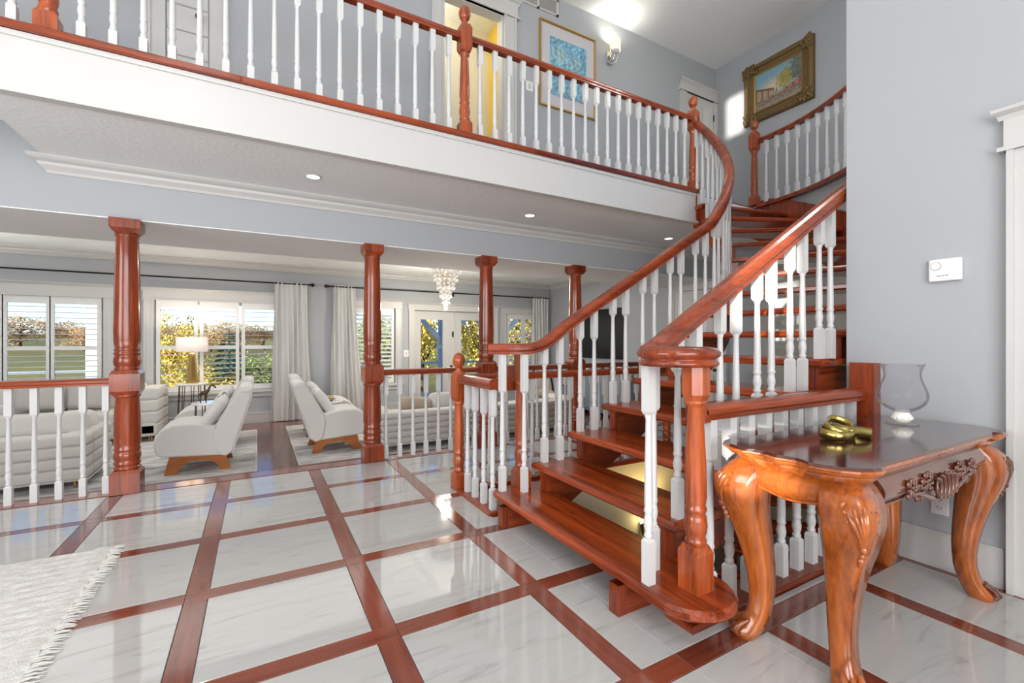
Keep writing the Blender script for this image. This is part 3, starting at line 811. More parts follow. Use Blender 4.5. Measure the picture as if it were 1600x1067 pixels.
# staircase ----------------------------------------------------------
def make_stairs(name, label, z_off, first, last, special=True, kmax=16):
    st = thing(name, label, 'staircase')
    TH = 0.048; sm_cache = None
    for k in range(first, last + 1):
        zt = RIS * k + z_off
        if k == 1 and special:
            poly = [(1.76, 1.40), (1.76, 2.80), (1.47, 2.80), (1.43, 2.785), (1.405, 2.75), (1.395, 2.70), (1.393, 2.2), (1.392, 1.50), (1.385, 1.36)]
            for i in range(1, 14):
                a = PI * 0.97 + (PI * 1.16) * i / 14
                poly.append((1.56 + 0.182 * math.cos(a), 1.27 + 0.182 * math.sin(a)))
            poly = poly[::-1] if False else poly
            ar = sum(poly[i][0] * poly[(i + 1) % len(poly)][1] - poly[(i + 1) % len(poly)][0] * poly[i][1] for i in range(len(poly)))
            if ar < 0: poly = poly[::-1]
            link('tread', MB().prism(poly, zt - TH, zt, 0.012), 'tread_wood', st)
            continue
        n = 2 if k + 1 <= K0 else 6
        ks = [k - 0.1 + 1.13 * i / n for i in range(n + 1)]
        if k == 15: ks = [k - 0.1 + 1.02 * i / n for i in range(n + 1)]
        ip = [plan(q, RI - 0.045) for q in ks]; op = [plan(q, RO + 0.045) for q in ks]
        poly = op + ip[::-1]
        if n == 2:
            if sm_cache is None:
                o0 = plan(k, RI)
                sm_cache = MB().prism([(x - o0[0], y - o0[1]) for x, y in poly], -TH, 0, 0.012).mesh('tread'); sm_cache.materials.append(MATS['tread_wood'])
            o0 = plan(k, RI)
            link('tread', sm_cache, None, st, (o0[0], o0[1], zt))
        else:
            c0 = plan(k + .5, 1.45); ang = math.atan2(op[3][1] - ip[3][1], op[3][0] - ip[3][0]) + PI / 2
            loc = [rot2((x - c0[0], y - c0[1]), -ang) for x, y in poly]
            link('tread', MB().prism(loc, zt - TH, zt, 0.012), 'tread_wood', st, (c0[0], c0[1], 0), ang)
    # saw-tooth stringers
    for R0, R1 in ((RI + 0.015, RI + 0.07), (RO - 0.06, RO - 0.005)):
        mb = MB()
        for k in range(first, last + 1):
            zt = RIS * k + z_off - TH
            n = 3 if k + 1 <= K0 else 6
            q0 = k + (0.06 if k > 1 else -0.03)
            ks = [q0 + (k + 1.06 - q0) * i / n for i in range(n + 1)]
            cut = []
            for q in ks:
                zb = RIS * q - 0.415 + z_off
                cut.append((q, max(zb, z_off if special else -9)))
            rs = [[(*plan(q, R0), zb), (*plan(q, R1), zb), (*plan(q, R1), zt), (*plan(q, R0), zt)] for q, zb in cut if zb < zt - 0.002]
            if len(rs) > 1: mb.loft(rs, sm=False)
        link('stringer', mb, 'cherry_X', st)
    # short front uprights under every tread
    up = {}
    for k in range(first, last + 1):
        for R in (RI + 0.042, RO - 0.032):
            q = k + (0.05 if k > 1 else 0.0)
            p = plan(q, R); nx = plan(q + 0.05, R); ang = math.atan2(nx[1] - p[1], nx[0] - p[0])
            link('riser_block', up.setdefault('m', upright_mesh()), None, st, (p[0], p[1], RIS * k + z_off - TH), ang)
    return st
def upright_mesh():
    me = MB().box(-0.012, 0.03, -0.03, 0.03, -(RIS - 0.05), 0.0).mesh('riser_block'); me.materials.append(MATS['cherry_Z']); return me
make_stairs('staircase', 'red wooden open-riser staircase rising from the marble floor and curving left', 0.0, 1, 15)
make_stairs('basement_staircase', 'lower wooden staircase descending below the main flight to the yellow stairwell', ZB, 1, 13, special=False)
# skirt board along the curved wall
def kz(t): return 8 + 8 * t
sk = MB(); rs = []
for i in range(25):
    q = 7.6 + 8.4 * i / 24
    zb, zt = RIS * q - 0.16, min(RIS * q + 0.17, Z2 + 0.06)
    rs.append([(*plan(q, 2.072), zb), (*plan(q, 2.108), zb), (*plan(q, 2.108), zt), (*plan(q, 2.072), zt)])
sko = link('stair_skirt_board', MB().loft(rs, sm=False), 'cherry_Z')
tag(sko, 'red wooden skirt board following the curved stair wall up to the landing', 'skirt board', kind='structure')

def stair_rail_path(R, h, k0, k1, n):
    return [(*plan(k0 + (k1 - k0) * i / n, R), RIS * (k0 + (k1 - k0) * i / n) + h) for i in range(n + 1)]
# inner railing -------------------------------------------------------
ir = thing('inner_stair_railing', 'curved left-hand stair railing sweeping up to the balcony newel', 'railing')
HI = 0.815
flat = RIS + 0.965
path = [(1.385, 2.775, flat), (1.44, 2.735, flat), (1.50, 2.685, flat), (1.56, 2.64, flat), (1.62, 2.622, flat + 0.004), (1.69, 2.62, flat + 0.022), (1.76, 2.62, flat + 0.052)]
path += stair_rail_path(RI, HI, 2.75, 15.75, 60)
path += [(4.36, 3.47, Z2 + 0.825)]
ns_rail(ir, path, 'cherry_X', RAIL_S)
link('newel_post', newel(MB(), 0, 0, 0, ball=False, s=0.052, H=1.16).sq(0, 0, [(0.036, 0.735), (0.036, 0.94)]), 'newel_wood', ir, (1.615, 2.735, RIS))
def rail_z(k, h): return max(RIS * k + h, flat if k < 2.2 else 0)
for p in ((1.455, 2.715), (1.575, 2.625)):
    link('baluster', baluster(round(flat - 0.03 - RIS, 2), 0.17, 0.50), None, ir, (*p, RIS))
for k in range(2, 16):
    offs = (0.145, 0.56) if k < 9 else (0.18, 0.66)
    for f in offs:
        q = k + f
        if q > 15.75: continue
        p = plan(q, RI); z = RIS * k
        t = plan(q + .05, RI); ang = math.atan2(t[1] - p[1], t[0] - p[0])
        h = RIS * q + HI - 0.02 - z
        if k == 2: h = max(h, flat - z - 0.02 + (0.02 if f < .3 else 0.08) - 0.0)
        link('baluster', baluster(round(h, 2), 0.17, 0.50), None, ir, (*p, z), ang)
# outer railing -------------------------------------------------------
orr = thing('outer_stair_railing', 'right-hand stair railing starting at the round volute by the carved table', 'railing')
HO = 0.865
VX, VY = 1.515, 1.292
vz = RIS + 0.965
vol = MB().lathe(VX, VY, [(0.10, vz - 0.05), (0.148, vz - 0.048), (0.158, vz - 0.040), (0.158, vz - 0.030), (0.146, vz - 0.022), (0.146, vz - 0.016), (0.162, vz - 0.008), (0.165, vz + 0.008), (0.152, vz + 0.024), (0.12, vz + 0.031), (0.0, vz + 0.033)], 40)
link('volute', vol, 'cherry_X', orr)
path = [(1.48, 1.41, vz + 0.002), (1.56, 1.455, vz + 0.015), (1.64, 1.475, vz + 0.05), (1.70, 1.48, vz + 0.085)]
path += stair_rail_path(RO, HO, 2.35, 7.6, 28)
ns_rail(orr, path, 'cherry_X', [(a * 1.35, b * 1.35) for a, b in RAIL])
nm = MB().sq(0, 0, [(0.049, 0), (0.049, 0.155), (0.036, 0.185)])
pr = [(.036, .18), (.043, .195), (.043, .205), (.036, .215), (.043, .235), (.047, .265), (.043, .30), (.036, .315), (.044, .325), (.044, .335), (.038, .345), (.044, .38), (.040, .55), (.031, .745), (.036, .755), (.045, .765), (.045, .772), (.038, .78)]
nm.lathe(0, 0, pr, 18)
for a in (0, 45):
    c = math.radians(a)
o8 = lambda s, z: [(s, -s * .45, z), (s, s * .45, z), (s * .45, s, z), (-s * .45, s, z), (-s, s * .45, z), (-s, -s * .45, z), (-s * .45, -s, z), (s * .45, -s, z)]
nm.loft([o8(.040, .775), o8(.052, .80), o8(.052, .92)], sm=False)
link('newel_post', nm, 'newel_wood', orr, (1.575, 1.252, RIS))
for p in ((1.435, 1.375), (1.545, 1.452)):
    link('baluster', baluster(round(vz - 0.04 - RIS, 2), 0.19, 0.52, 0.0205), None, orr, (*p, RIS))
for k in range(2, 7):
    for f in (0.145, 0.56):
        q = k + f
        if q > 7.0: continue
        p = plan(q, RO); z = RIS * k
        h = (RIS * q + HO - 0.03) - z
        link('baluster', baluster(round(h, 2), 0.19, 0.50, 0.0215), None, orr, (*p, z))
# landing guard above the curved wall -------------------------------
lg = thing('landing_railing', 'upstairs curved guard railing below the gilt-framed painting', 'railing')
gz = Z2
arc = [(*plan(q, RO + 0.05), 0) for q in [16 - 0.06 - i * 0.25 for i in range(0, 30)]]
link('base_rail', MB().sweep([(-0.045, -0.03), (0.045, -0.03), (0.045, 0.012), (-0.045, 0.012)], [(x, y, gz + 0.005) for x, y, _ in arc]), 'cherry_X', lg)
ns_rail(lg, [(x, y, gz + 0.825) for x, y, _ in arc], 'cherry_X')
link('newel_post', newel(MB(), 0, 0, 0, H=1.09), 'newel_wood', lg, (*plan(16, RO + 0.02), gz + 0.01))
for i in range(1, 36):
    q = 16 - 0.36 * i * 0.98
    if q < 8.9: break
    p = plan(q, RO + 0.05); t = plan(q + .05, RO)
    link('baluster', baluster(0.785, 0.125, 0.50), None, lg, (*p, gz + 0.017), math.atan2(t[1] - p[1], t[0] - p[0]))
# guards round the stairwell --------------------------------------
g1 = thing('stairwell_side_railing', 'short railing of four balusters left of the bottom stair tread', 'railing')
link('newel_post', newel(MB(), 0, 0, 0), 'newel_wood', g1, (1.43, 3.42, 0.018))
ns_rail(g1, [(1.44, 3.37, 0.90), (1.44, 2.80, 0.90)], 'cherry_Y', RAIL_S)
link('gooseneck', MB().prism_y([(1.46, 0.855), (1.60, 0.855), (1.60, 1.03), (1.545, 1.03), (1.545, 0.945), (1.46, 0.945)], 2.77, 2.83, 0.006), 'cherry_Z', g1)
for y_ in (3.275, 3.135, 2.985, 2.84):
    link('baluster', baluster(0.85, 0.15, 0.50), None, g1, (1.445, y_, 0.018))
g2 = thing('stairwell_back_railing', 'low straight railing behind the stairs along the far edge of the stairwell', 'railing')
ns_rail(g2, [(1.48, 3.42, 0.90), (3.80, 3.42, 0.90)])
for j in range(1, 17):
    link('baluster', baluster(0.855, 0.15, 0.50), None, g2, (1.43 + j * 0.1405, 3.42, 0.018))
link('newel_post', newel(MB(), 0, 0, 0, ball=False, H=0.95).sq(0, 0, [(0.05, .61), (0.05, .95)]), 'newel_wood', g2, (3.84, 3.42, 0.018))
g3 = thing('stairwell_front_railing', 'low railing behind the carved table running to the wall plate', 'railing')
ns_rail(g3, [(1.665, 1.31, 0.895), (3.08, 1.31, 0.895)], 'cherry_X', RAIL_S)
link('gooseneck', MB().prism_y([(1.622, 0.85), (1.70, 0.85), (1.668, 0.93), (1.668, 1.04), (1.622, 1.04)], 1.265, 1.345, 0.006), 'cherry_Z', g3)
link('wall_plate', MB().box(3.075, 3.154, 1.235, 1.36, 0.03, 1.075), 'cherry_Z', g3)
for j in range(10):
    link('baluster', baluster(0.835, 0.16, 0.48, 0.0225), None, g3, (1.74 + j * 0.137, 1.31, 0.03))

# ------------------------------------------------------------------ tall posts and living room railings
def post_mesh():
    mb = MB()
    mb.sq(0, 0, [(0.094, 0), (0.094, 0.155), (0.078, 0.18)])
    mb.lathe(0, 0, [(.078, .175), (.086, .19), (.086, .20), (.079, .205), (.079, .215), (.087, .225), (.087, .235), (.078, .245), (.086, .27), (.089, .29), (.084, .315), (.077, .325), (.085, .335), (.085, .345), (.079, .355), (.087, .40), (.084, .60), (.076, .745), (.079, .752), (.087, .76), (.087, .772), (.080, .78)], 24)
    mb.sq(0, 0, [(0.078, .775), (0.094, .805), (0.094, .94), (0.078, .97)])
    mb.lathe(0, 0, [(.078, .965), (.085, .975), (.085, .985), (.079, .99), (.079, 1.0), (.085, 1.01), (.088, 1.04), (.084, 1.075), (.078, 1.085), (.086, 1.095), (.086, 1.105), (.081, 1.115), (.081, 1.125), (.086, 1.132), (.080, 1.14), (.086, 1.20), (.088, 1.30), (.082, 1.65), (.072, 2.02), (.079, 2.03), (.079, 2.04), (.074, 2.045), (.079, 2.055), (.074, 2.062)], 24)
    mb.sq(0, 0, [(0.072, 2.055), (0.096, 2.09), (0.096, 2.162)])
    me = mb.mesh('wooden_post'); me.materials.append(MATS['cherry_Z']); return me
PM = post_mesh()
PX = [(-2.80, 'red turned wooden post outside the left edge'), (-0.905, 'tall turned red post nearest the camera, left of the lounge chairs'), (1.01, 'tall turned red post standing in front of the narrow slatted window'), (2.286, 'tall turned red post in front of the French doors, right of the chandelier'), (3.56, 'tall turned red post beyond the stair rail, left of the television')]
for x, lab in PX[1:]:
    tag(link('wooden_post', PM, None, None, (x, YP, 0.004)), lab, 'post', 'tall posts between foyer and living room')
for a, b_, lab in ((-2.80, -0.905, 'living room railing left of the nearest tall post'), (1.01, 2.286, 'living room railing between the slatted-window post and the French-door post'), (2.286, 3.56, 'living room railing between the two posts behind the stair newel'), (3.56, 5.9, 'living room railing in front of the television wall')):
    lr = thing('living_room_railing', lab, 'railing', group='railings between the tall posts')
    ns_rail(lr, [(a + 0.08, YP, 0.885), (b_ - 0.08, YP, 0.885)])
    n = round((b_ - a) / 0.139)
    for j in range(1, n):
        if j * (b_ - a) / n < 0.14 or (b_ - a) - j * (b_ - a) / n < 0.1: continue
        link('baluster', baluster(0.85, 0.14, 0.50), None, lr, (a + j * (b_ - a) / n, YP + 0.02, 0.004))
# ------------------------------------------------------------------ carved console table
TX, TY = 2.35, 0.955
tb = thing('console_table', 'carved reddish-brown console table with cabriole legs by the right wall', 'table', (TX, TY, 0))
def outline(hx, hy):
    pts = []
    N = 10
    # right half of the near edge ... built one corner at a time: long edge, ear, rounded corner, ear, short edge
    def corner(sx, sy):
        return [(sx * (hx - 0.155), sy * (hy - 0.012)), (sx * (hx - 0.145), sy * (hy + 0.008)), (sx * (hx - 0.12), sy * (hy + 0.012)), (sx * (hx - 0.085), sy * (hy + 0.004)), (sx * (hx - 0.045), sy * (hy - 0.02)), (sx * (hx - 0.012), sy * (hy - 0.06)), (sx * (hx + 0.008), sy * (hy - 0.11)), (sx * (hx + 0.010), sy * (hy - 0.145)), (sx * (hx - 0.004), sy * (hy - 0.165)), (sx * (hx - 0.012), sy * (hy - 0.20))]
    pts += corner(1, -1) + [(hx + 0.004, 0.0)] + corner(1, 1)[::-1] + [(0, hy - 0.006)] + corner(-1, 1) + [(-hx - 0.004, 0.0)] + corner(-1, -1)[::-1] + [(0, -hy + 0.006)]
    return pts
HX, HY = 0.715, 0.262
def ring(hx, hy, z): return [(x, y, z) for x, y in outline(hx, hy)]
link('table_top', MB().loft([ring(HX - 0.003, HY - 0.003, 0.782), ring(HX - 0.010, HY - 0.010, 0.79)], sm=False), 'table_top_wood', tb)
link('top_moulding', MB().loft([ring(HX - 0.045, HY - 0.045, 0.725), ring(HX - 0.035, HY - 0.035, 0.735), ring(HX - 0.028, HY - 0.028, 0.745), ring(HX - 0.028, HY - 0.028, 0.749), ring(HX - 0.012, HY - 0.012, 0.757), ring(HX - 0.004, HY - 0.004, 0.766), ring(HX - 0.004, HY - 0.004, 0.769), ring(HX + 0.004, HY + 0.004, 0.775), ring(HX + 0.002, HY + 0.002, 0.7815), ring(HX - 0.004, HY - 0.004, 0.7818)], sm=False), 'table_wood', tb)
LEG = [(.73, .000, .070), (.71, .012, .084), (.68, .030, .093), (.64, .042, .096), (.60, .046, .094), (.55, .042, .087), (.50, .034, .078), (.44, .022, .068), (.38, .012, .060), (.32, .004, .054), (.26, -.002, .049), (.20, -.004, .045), (.15, -.002, .043), (.11, .004, .043), (.075, .014, .045), (.045, .028, .050), (.025, .038, .054), (.010, .044, .052), (.0, .044, .045)]
def leg_mesh():
    mb = MB(); rs = []
    for z, off, h in LEG:
        o = off * 0.7071 * 1.35
        c = 0.62
        pts = [(h, -h * c), (h, h * c), (h * .93, h * .93 - 0.0), (h * c, h), (-h * c, h), (-h * .8, h * .8), (-h, h * c), (-h, -h * c), (-h * .8, -h * .8), (-h * c, -h), (h * c, -h), (h * .8, -h * .8)]
        rs.append([(o + x * 0.86, o + y * 0.86, z) for x, y in pts])
    mb.loft(rs[::-1], sm=True)
    return mb
def carve_mesh():      # shell with ribs, hanging bell flower and corner leaves on the knee; +x+y is the outward corner
    mb = MB()
    def at(s, z):       # s: sideways (-1..1) across the outward corner
        for i in range(len(LEG) - 1):
            if LEG[i][0] >= z >= LEG[i + 1][0]:
                t = (LEG[i][0] - z) / (LEG[i][0] - LEG[i + 1][0]); off = LEG[i][1] * (1 - t) + LEG[i + 1][1] * t; h = LEG[i][2] * (1 - t) + LEG[i + 1][2] * t; break
        o = off * 0.7071 * 1.35; d = (h * 0.80) * (1 - 0.42 * abs(s)) 
        n = o + h * 0.86 * 0.93
        return (n - max(0, s) * h * 0.86 * 0.95 * abs(s) ** .3, n + min(0, s) * h * 0.86 * 0.95 * abs(s) ** .3, z)
    for i in range(7):
        a = (i - 3) / 3.0
        p = [at(a * t * 0.74, 0.53 + 0.135 * t * math.cos(a * 0.55)) for t in (0.10, 0.35, 0.6, 0.85, 1.0)]
        mb.tube(p, [0.005, 0.009, 0.012, 0.0135, 0.008], 6)
    for sgn in (-1, 1):
        mb.tube([at(sgn * .34, 0.60), at(sgn * .30, 0.57), at(sgn * .15, 0.545), at(sgn * .22, 0.53), at(sgn * .08, 0.52)], [0.005, 0.009, 0.009, 0.007, 0.004], 6)
        for q in range(4):
            b0 = at(sgn * .92, 0.655 - 0.02 * q); b1 = at(sgn * (.74 - .03 * q), 0.675 - 0.04 * q)
            mb.tube([b0, ((b0[0] + b1[0]) / 2, (b0[1] + b1[1]) / 2, b0[2] + 0.012), b1], [0.006, 0.010, 0.004], 6)
    for z, r in ((0.535, 0.012), (0.512, 0.009), (0.492, 0.011), (0.475, 0.007)):
        c = at(0, z); mb.ball(c, r, 8, 6, sz=1.3)
    return mb
def toe_mesh():
    mb = MB()
    for sgn in (-0.6, 0, 0.6):
        b = Vector((0.068, 0.068, 0.028)); s = Vector((1, -1, 0)).normalized() * (sgn * 0.045)
        mb.tube([b + s + Vector((-0.03, -0.03, 0.045)), b + s + Vector((-0.005, -0.005, 0.025)), b + s * 1.15 + Vector((0.006, 0.006, 0.0)), b + s * 1.2 + Vector((-0.004, -0.004, -0.018))], [0.008, 0.015, 0.016, 0.009], 7)
    return mb
lm, cm, tm_ = leg_mesh(), carve_mesh(), toe_mesh()
for sx in (-1, 1):
    for sy in (-1, 1):
        M = Matrix.Diagonal((sx, sy, 1, 1))
        def mir(m):
            r = MB(); r.v = [tuple(M @ Vector(p)) for p in m.v]; r.f = [list(reversed(f)) if sx * sy < 0 else f for f in m.f]; r.s = m.s[:]; return r
        lg_ = link('leg', mir(lm), 'table_wood', tb, (sx * 0.565, sy * 0.148, 0.0))
        link('shell_carving', mir(cm), 'carved_wood' if sx > 0 else 'table_wood', lg_)
        link('carved_foot', mir(tm_), 'carved_wood' if sx > 0 else 'table_wood', lg_)
def apron(L_, mat, wave, name, loc, rz):
    n, mz = 40, 8; rs = []
    for i in range(n + 1):
        u = i / n; x = (u - 0.5) * L_
        c = (u - 0.5) / 0.5
        zb = 0.625 - wave * (math.exp(-(c / 0.20) ** 2) * 0.055 - math.exp(-((abs(c) - 0.42) / 0.14) ** 2) * 0.018) - (1 - wave) * 0.012 * math.cos(c * 2.2)
        col = []
        for j in range(mz + 1):
            v = j / mz
            col.append((x, -0.028 * math.sin(PI * min(1, v * 1.05)) - 0.004, zb + (0.73 - zb) * v))
        col += [(x, 0.012, 0.73), (x, 0.012, zb)]
        rs.append(col)
    o = link(name, MB().loft(rs, sm=True), mat, tb, loc, rz)
    bd = [(q[0][0], q[0][1] - 0.006, q[0][2] + 0.002) for q in rs]
    link('apron_bead', MB().tube(bd, 0.0055, 6), mat, o)
    return o
ap = apron(0.96, 'carved_wood', 1.0, 'apron', (0, -0.205, 0), 0)
apron(0.96, 'carved_wood', 1.0, 'apron', (0, 0.205, 0), PI)
apron(0.24, 'table_wood', 0.0, 'apron', (-0.625, 0, 0), -PI / 2)
apron(0.24, 'table_wood', 0.0, 'apron', (0.625, 0, 0), PI / 2)
cv = MB()
for i in range(5):          # cartouche of curled ribs
    c = (i - 2) * 0.030
    hgt = 0.062 - 0.008 * abs(i - 2)
    pts = []
    for t in range(13):
        a = -PI * 0.15 + t / 12 * PI * 1.9
        pts.append((c + 0.016 * math.sin(a) + 0.012 * (t / 12), -0.036 - 0.004 * math.sin(t / 12 * PI), 0.640 + hgt * 0.75 * math.cos(a) * 0.8))
    cv.tube(pts, [0.004 + 0.004 * math.sin(PI * t / 12) for t in range(13)], 6)
for sgn in (-1, 1):
    for q in range(9):
        x = sgn * (0.10 + 0.019 * q); z = 0.660 + 0.014 * math.sin(q * 1.1) - 0.001 * q
        for up in (-1, 1):
            cv.ball((x, -0.033, z + up * 0.017), 0.013, 7, 5, sx=1.0, sy=0.55, sz=0.7)
        cv.tube([(x - sgn * 0.012, -0.034, z), (x, -0.038, z), (x + sgn * 0.012, -0.034, z)], 0.004, 5)
    cv.tube([(sgn * 0.085, -0.034, 0.615), (sgn * 0.13, -0.034, 0.625), (sgn * 0.19, -0.034, 0.643), (sgn * 0.27, -0.033, 0.648)], [0.007, 0.008, 0.006, 0.003], 6)
cv.xf(Matrix.Translation((0, 0, 0.645)) @ Matrix.Diagonal((1.25, 1.12, 1.3, 1)) @ Matrix.Translation((0, 0, -0.645)))
link('apron_carving', cv, 'carved_wood', ap)
link('inner_frame', MB().box(-0.60, 0.60, -0.19, 0.19, 0.66, 0.725), 'table_wood', tb)
# glass hurricane vase
hv = thing('hurricane_vase', 'clear glass hurricane vase with a flared rim standing on the carved table', 'vase', (2.78, 1.00, 0.7905))
hv.scale = (1.14, 1.14, 0.98)
def lathe_shell(prof, seg=32):
    return MB().lathe(0, 0, prof, seg, caps=False)
link('glass_bowl', lathe_shell([(.0, .062), (.03, .064), (.058, .080), (.080, .105), (.089, .135), (.088, .160), (.078, .195), (.068, .225), (.064, .25), (.067, .275), (.078, .305)]).lathe(0, 0, [(.078, .305), (.0755, .304), (.0645, .275), (.0615, .25), (.0655, .225), (.0755, .195), (.0855, .16), (.0865, .135), (.0775, .107), (.056, .083), (.03, .067), (.0, .066)], 32, caps=False), 'vase_glass', hv)
st_ = MB().lathe(0, 0, [(.018, .012), (.030, .020), (.036, .034), (.033, .048), (.022, .060), (.016, .063)], 20)
for j in range(14):
    a = 2 * PI * j / 14; st_.tube([(.018 * math.cos(a), .018 * math.sin(a), .014), (.036 * math.cos(a), .036 * math.sin(a), .034), (.020 * math.cos(a), .020 * math.sin(a), .060)], 0.004, 5)
link('glass_stem', st_, 'crystal', hv)
link('glass_foot', MB().lathe(0, 0, [(.058, .0), (.059, .003), (.03, .008), (.017, .013)], 28), 'vase_glass', hv)
# gold knot ornament
gk = thing('gold_knot', 'gold interlocking chain-link ornament lying on the carved table', 'ornament', (2.15, 0.985, 0.7905))
def band(cx, cy, cz, rx, ry, tilt_x, tilt_y, rz, w, t):
    rs = []
    M = Matrix.Translation((cx, cy, cz)) @ Matrix.Rotation(rz, 4, 'Z') @ Matrix.Rotation(tilt_x, 4, 'X') @ Matrix.Rotation(tilt_y, 4, 'Y')
    n = 36
    for i in range(n):
        a = 2 * PI * i / n; c, s = math.cos(a), math.sin(a)
        ex = abs(c) ** .75 * (1 if c > 0 else -1); ey = abs(s) ** .75 * (1 if s > 0 else -1)
        rs.append([tuple(M @ Vector(((rx + d) * ex, (ry + d) * ey, h))) for d, h in ((-t, -w * .7), (t, -w), (t * 1.3, 0), (t, w), (-t, w * .7))])
    rs.append(rs[0])
    return MB().loft(rs, sm=True, caps=False)
link('knot_link', band(-0.02, 0.00, 0.026, 0.078, 0.050, 0.10, 0.0, 0.1, 0.021, 0.004), 'antique_gold', gk)
link('knot_link', band(0.055, -0.015, 0.027, 0.070, 0.048, -0.12, 0.12, -0.5, 0.021, 0.004), 'antique_gold', gk)
link('knot_link', band(0.012, 0.012, 0.050, 0.088, 0.042, 0.30, -0.12, 0.35, 0.018, 0.004), 'antique_gold', gk)

# ------------------------------------------------------------------ thermostat, outlets, vent
th = thing('thermostat', 'white rectangular thermostat on the pale grey near wall', 'thermostat', (XN, 0.947, 1.575), -PI / 2)
link('thermostat_body', MB().rbox(0, -0.014, 0, 0.132, 0.028, 0.118, 0.008), 'plastic_white', th)
link('dial', MB().tube([(-0.034, -0.027, 0.022), (-0.034, -0.033, 0.022)], 0.019, 20), 'plastic_white', th)
link('dial_ring', MB().tube([(-0.034 + 0.0205 * math.cos(a), -0.029, 0.022 + 0.0205 * math.sin(a)) for a in [2 * PI * i / 24 for i in range(25)]], 0.0014, 5), 'pillow_grey', th)
link('lettering', MB().box(-0.03, -0.014, -0.0286, -0.0275, -0.032, -0.029).box(0.0, 0.016, -0.0286, -0.0275, -0.031, -0.028).ball((-0.007, -0.028, -0.029), 0.003, 8, 6), 'slot_dark', th)
ou = thing('wall_outlet', 'white double power outlet on the wall behind the carved table', 'outlet', (XN, 0.973, 0.34), -PI / 2)
link('cover_plate', MB().prism_y([(-0.036, -0.058), (0.036, -0.058), (0.036, 0.058), (-0.036, 0.058)], -0.007, 0, 0.003), 'plastic_white', ou)
for z in (-0.021, 0.021):
    s = link('socket', MB().prism_y([(-0.017, z - 0.014), (0.017, z - 0.014), (0.017, z + 0.014), (-0.017, z + 0.014)], -0.009, -0.007, 0.001), 'plastic_white', ou)
    link('slot', MB().box(-0.009, -0.006, -0.0095, -0.0088, z - 0.002, z + 0.008).box(0.006, 0.009, -0.0095, -0.0088, z - 0.002, z + 0.008).box(-0.002, 0.002, -0.0095, -0.0088, z - 0.010, z - 0.006), 'slot_dark', s)
sw = thing('light_switch', 'white light switch upstairs beside the yellow doorway', 'switch', (2.86, YU, 4.28))
link('cover_plate', MB().prism_y([(-0.05, -0.06), (0.05, -0.06), (0.05, 0.06), (-0.05, 0.06)], -0.008, 0, 0.003), 'plastic_white', sw)
link('rocker', MB().box(-0.016, 0.016, -0.012, -0.008, -0.03, 0.03), 'trim_white', sw)
sw = thing('light_switch', 'white light switch panel on the wall left of the French doors', 'switch', (2.71, YB, 0.95))
link('cover_plate', MB().prism_y([(-0.06, -0.07), (0.06, -0.07), (0.06, 0.07), (-0.06, 0.07)], -0.008, 0, 0.003), 'plastic_white', sw)
link('rocker', MB().box(-0.016, 0.016, -0.012, -0.008, -0.03, 0.03), 'trim_white', sw)
vn = thing('air_vent', 'white return-air vent high on the upstairs hallway wall', 'vent', (2.98, YU, 5.36))
vf = MB()
for a in (-0.30, -0.015, 0.27): vf.box(a, a + 0.03, -0.018, 0, -0.1, 0.1)
vf.box(-0.30, 0.30, -0.018, 0, 0.08, 0.1).box(-0.30, 0.30, -0.018, 0, -0.1, -0.08)
link('vent_frame', vf, 'trim_white', vn)
link('vent_back', MB().box(-0.28, 0.28, -0.004, -0.001, -0.085, 0.085), 'pillow_grey', vn)
for i in range(9):
    z = -0.07 + i * 0.0175
    link('vent_slat', MB().loft([[(x, -0.014, z), (x, -0.005, z + 0.011), (x, -0.004, z + 0.010), (x, -0.013, z - 0.001)] for x in (-0.27, 0.27)], sm=False), 'trim_white', vn)

# ------------------------------------------------------------------ pictures
def canvas(name, w, h, fn, parent, nx=96, ny=72, y=-0.012):
    vs, fs, cols = [], [], []
    for j in range(ny + 1):
        for i in range(nx + 1):
            vs.append(((i / nx - .5) * w, y, (j / ny - .5) * h)); cols.append(fn(i / nx, j / ny))
    for j in range(ny):
        for i in range(nx):
            a = j * (nx + 1) + i; fs.append((a, a + 1, a + nx + 2, a + nx + 1))
    mb = MB().add(vs, fs); me = mb.mesh(name)
    at = me.color_attributes.new('paint', 'FLOAT_COLOR', 'POINT')
    for i, c in enumerate(cols): at.data[i].color = (*c, 1)
    return link(name, me, 'painted_canvas', parent)
rp = random.Random(11)
def frame_ring(w, h, prof):      # mitred frame, prof = [(outward, depth)]
    rs = []
    for d, dep in prof:
        rs.append([(-w / 2 - d, -dep, -h / 2 - d), (w / 2 + d, -dep, -h / 2 - d), (w / 2 + d, -dep, h / 2 + d), (-w / 2 - d, -dep, h / 2 + d)])
    return MB().loft(rs, sm=False, caps=False)
p1 = thing('framed_print', 'blue winter-tree print with white mat in a thin gold frame upstairs', 'picture', (3.435, YU, 4.625))
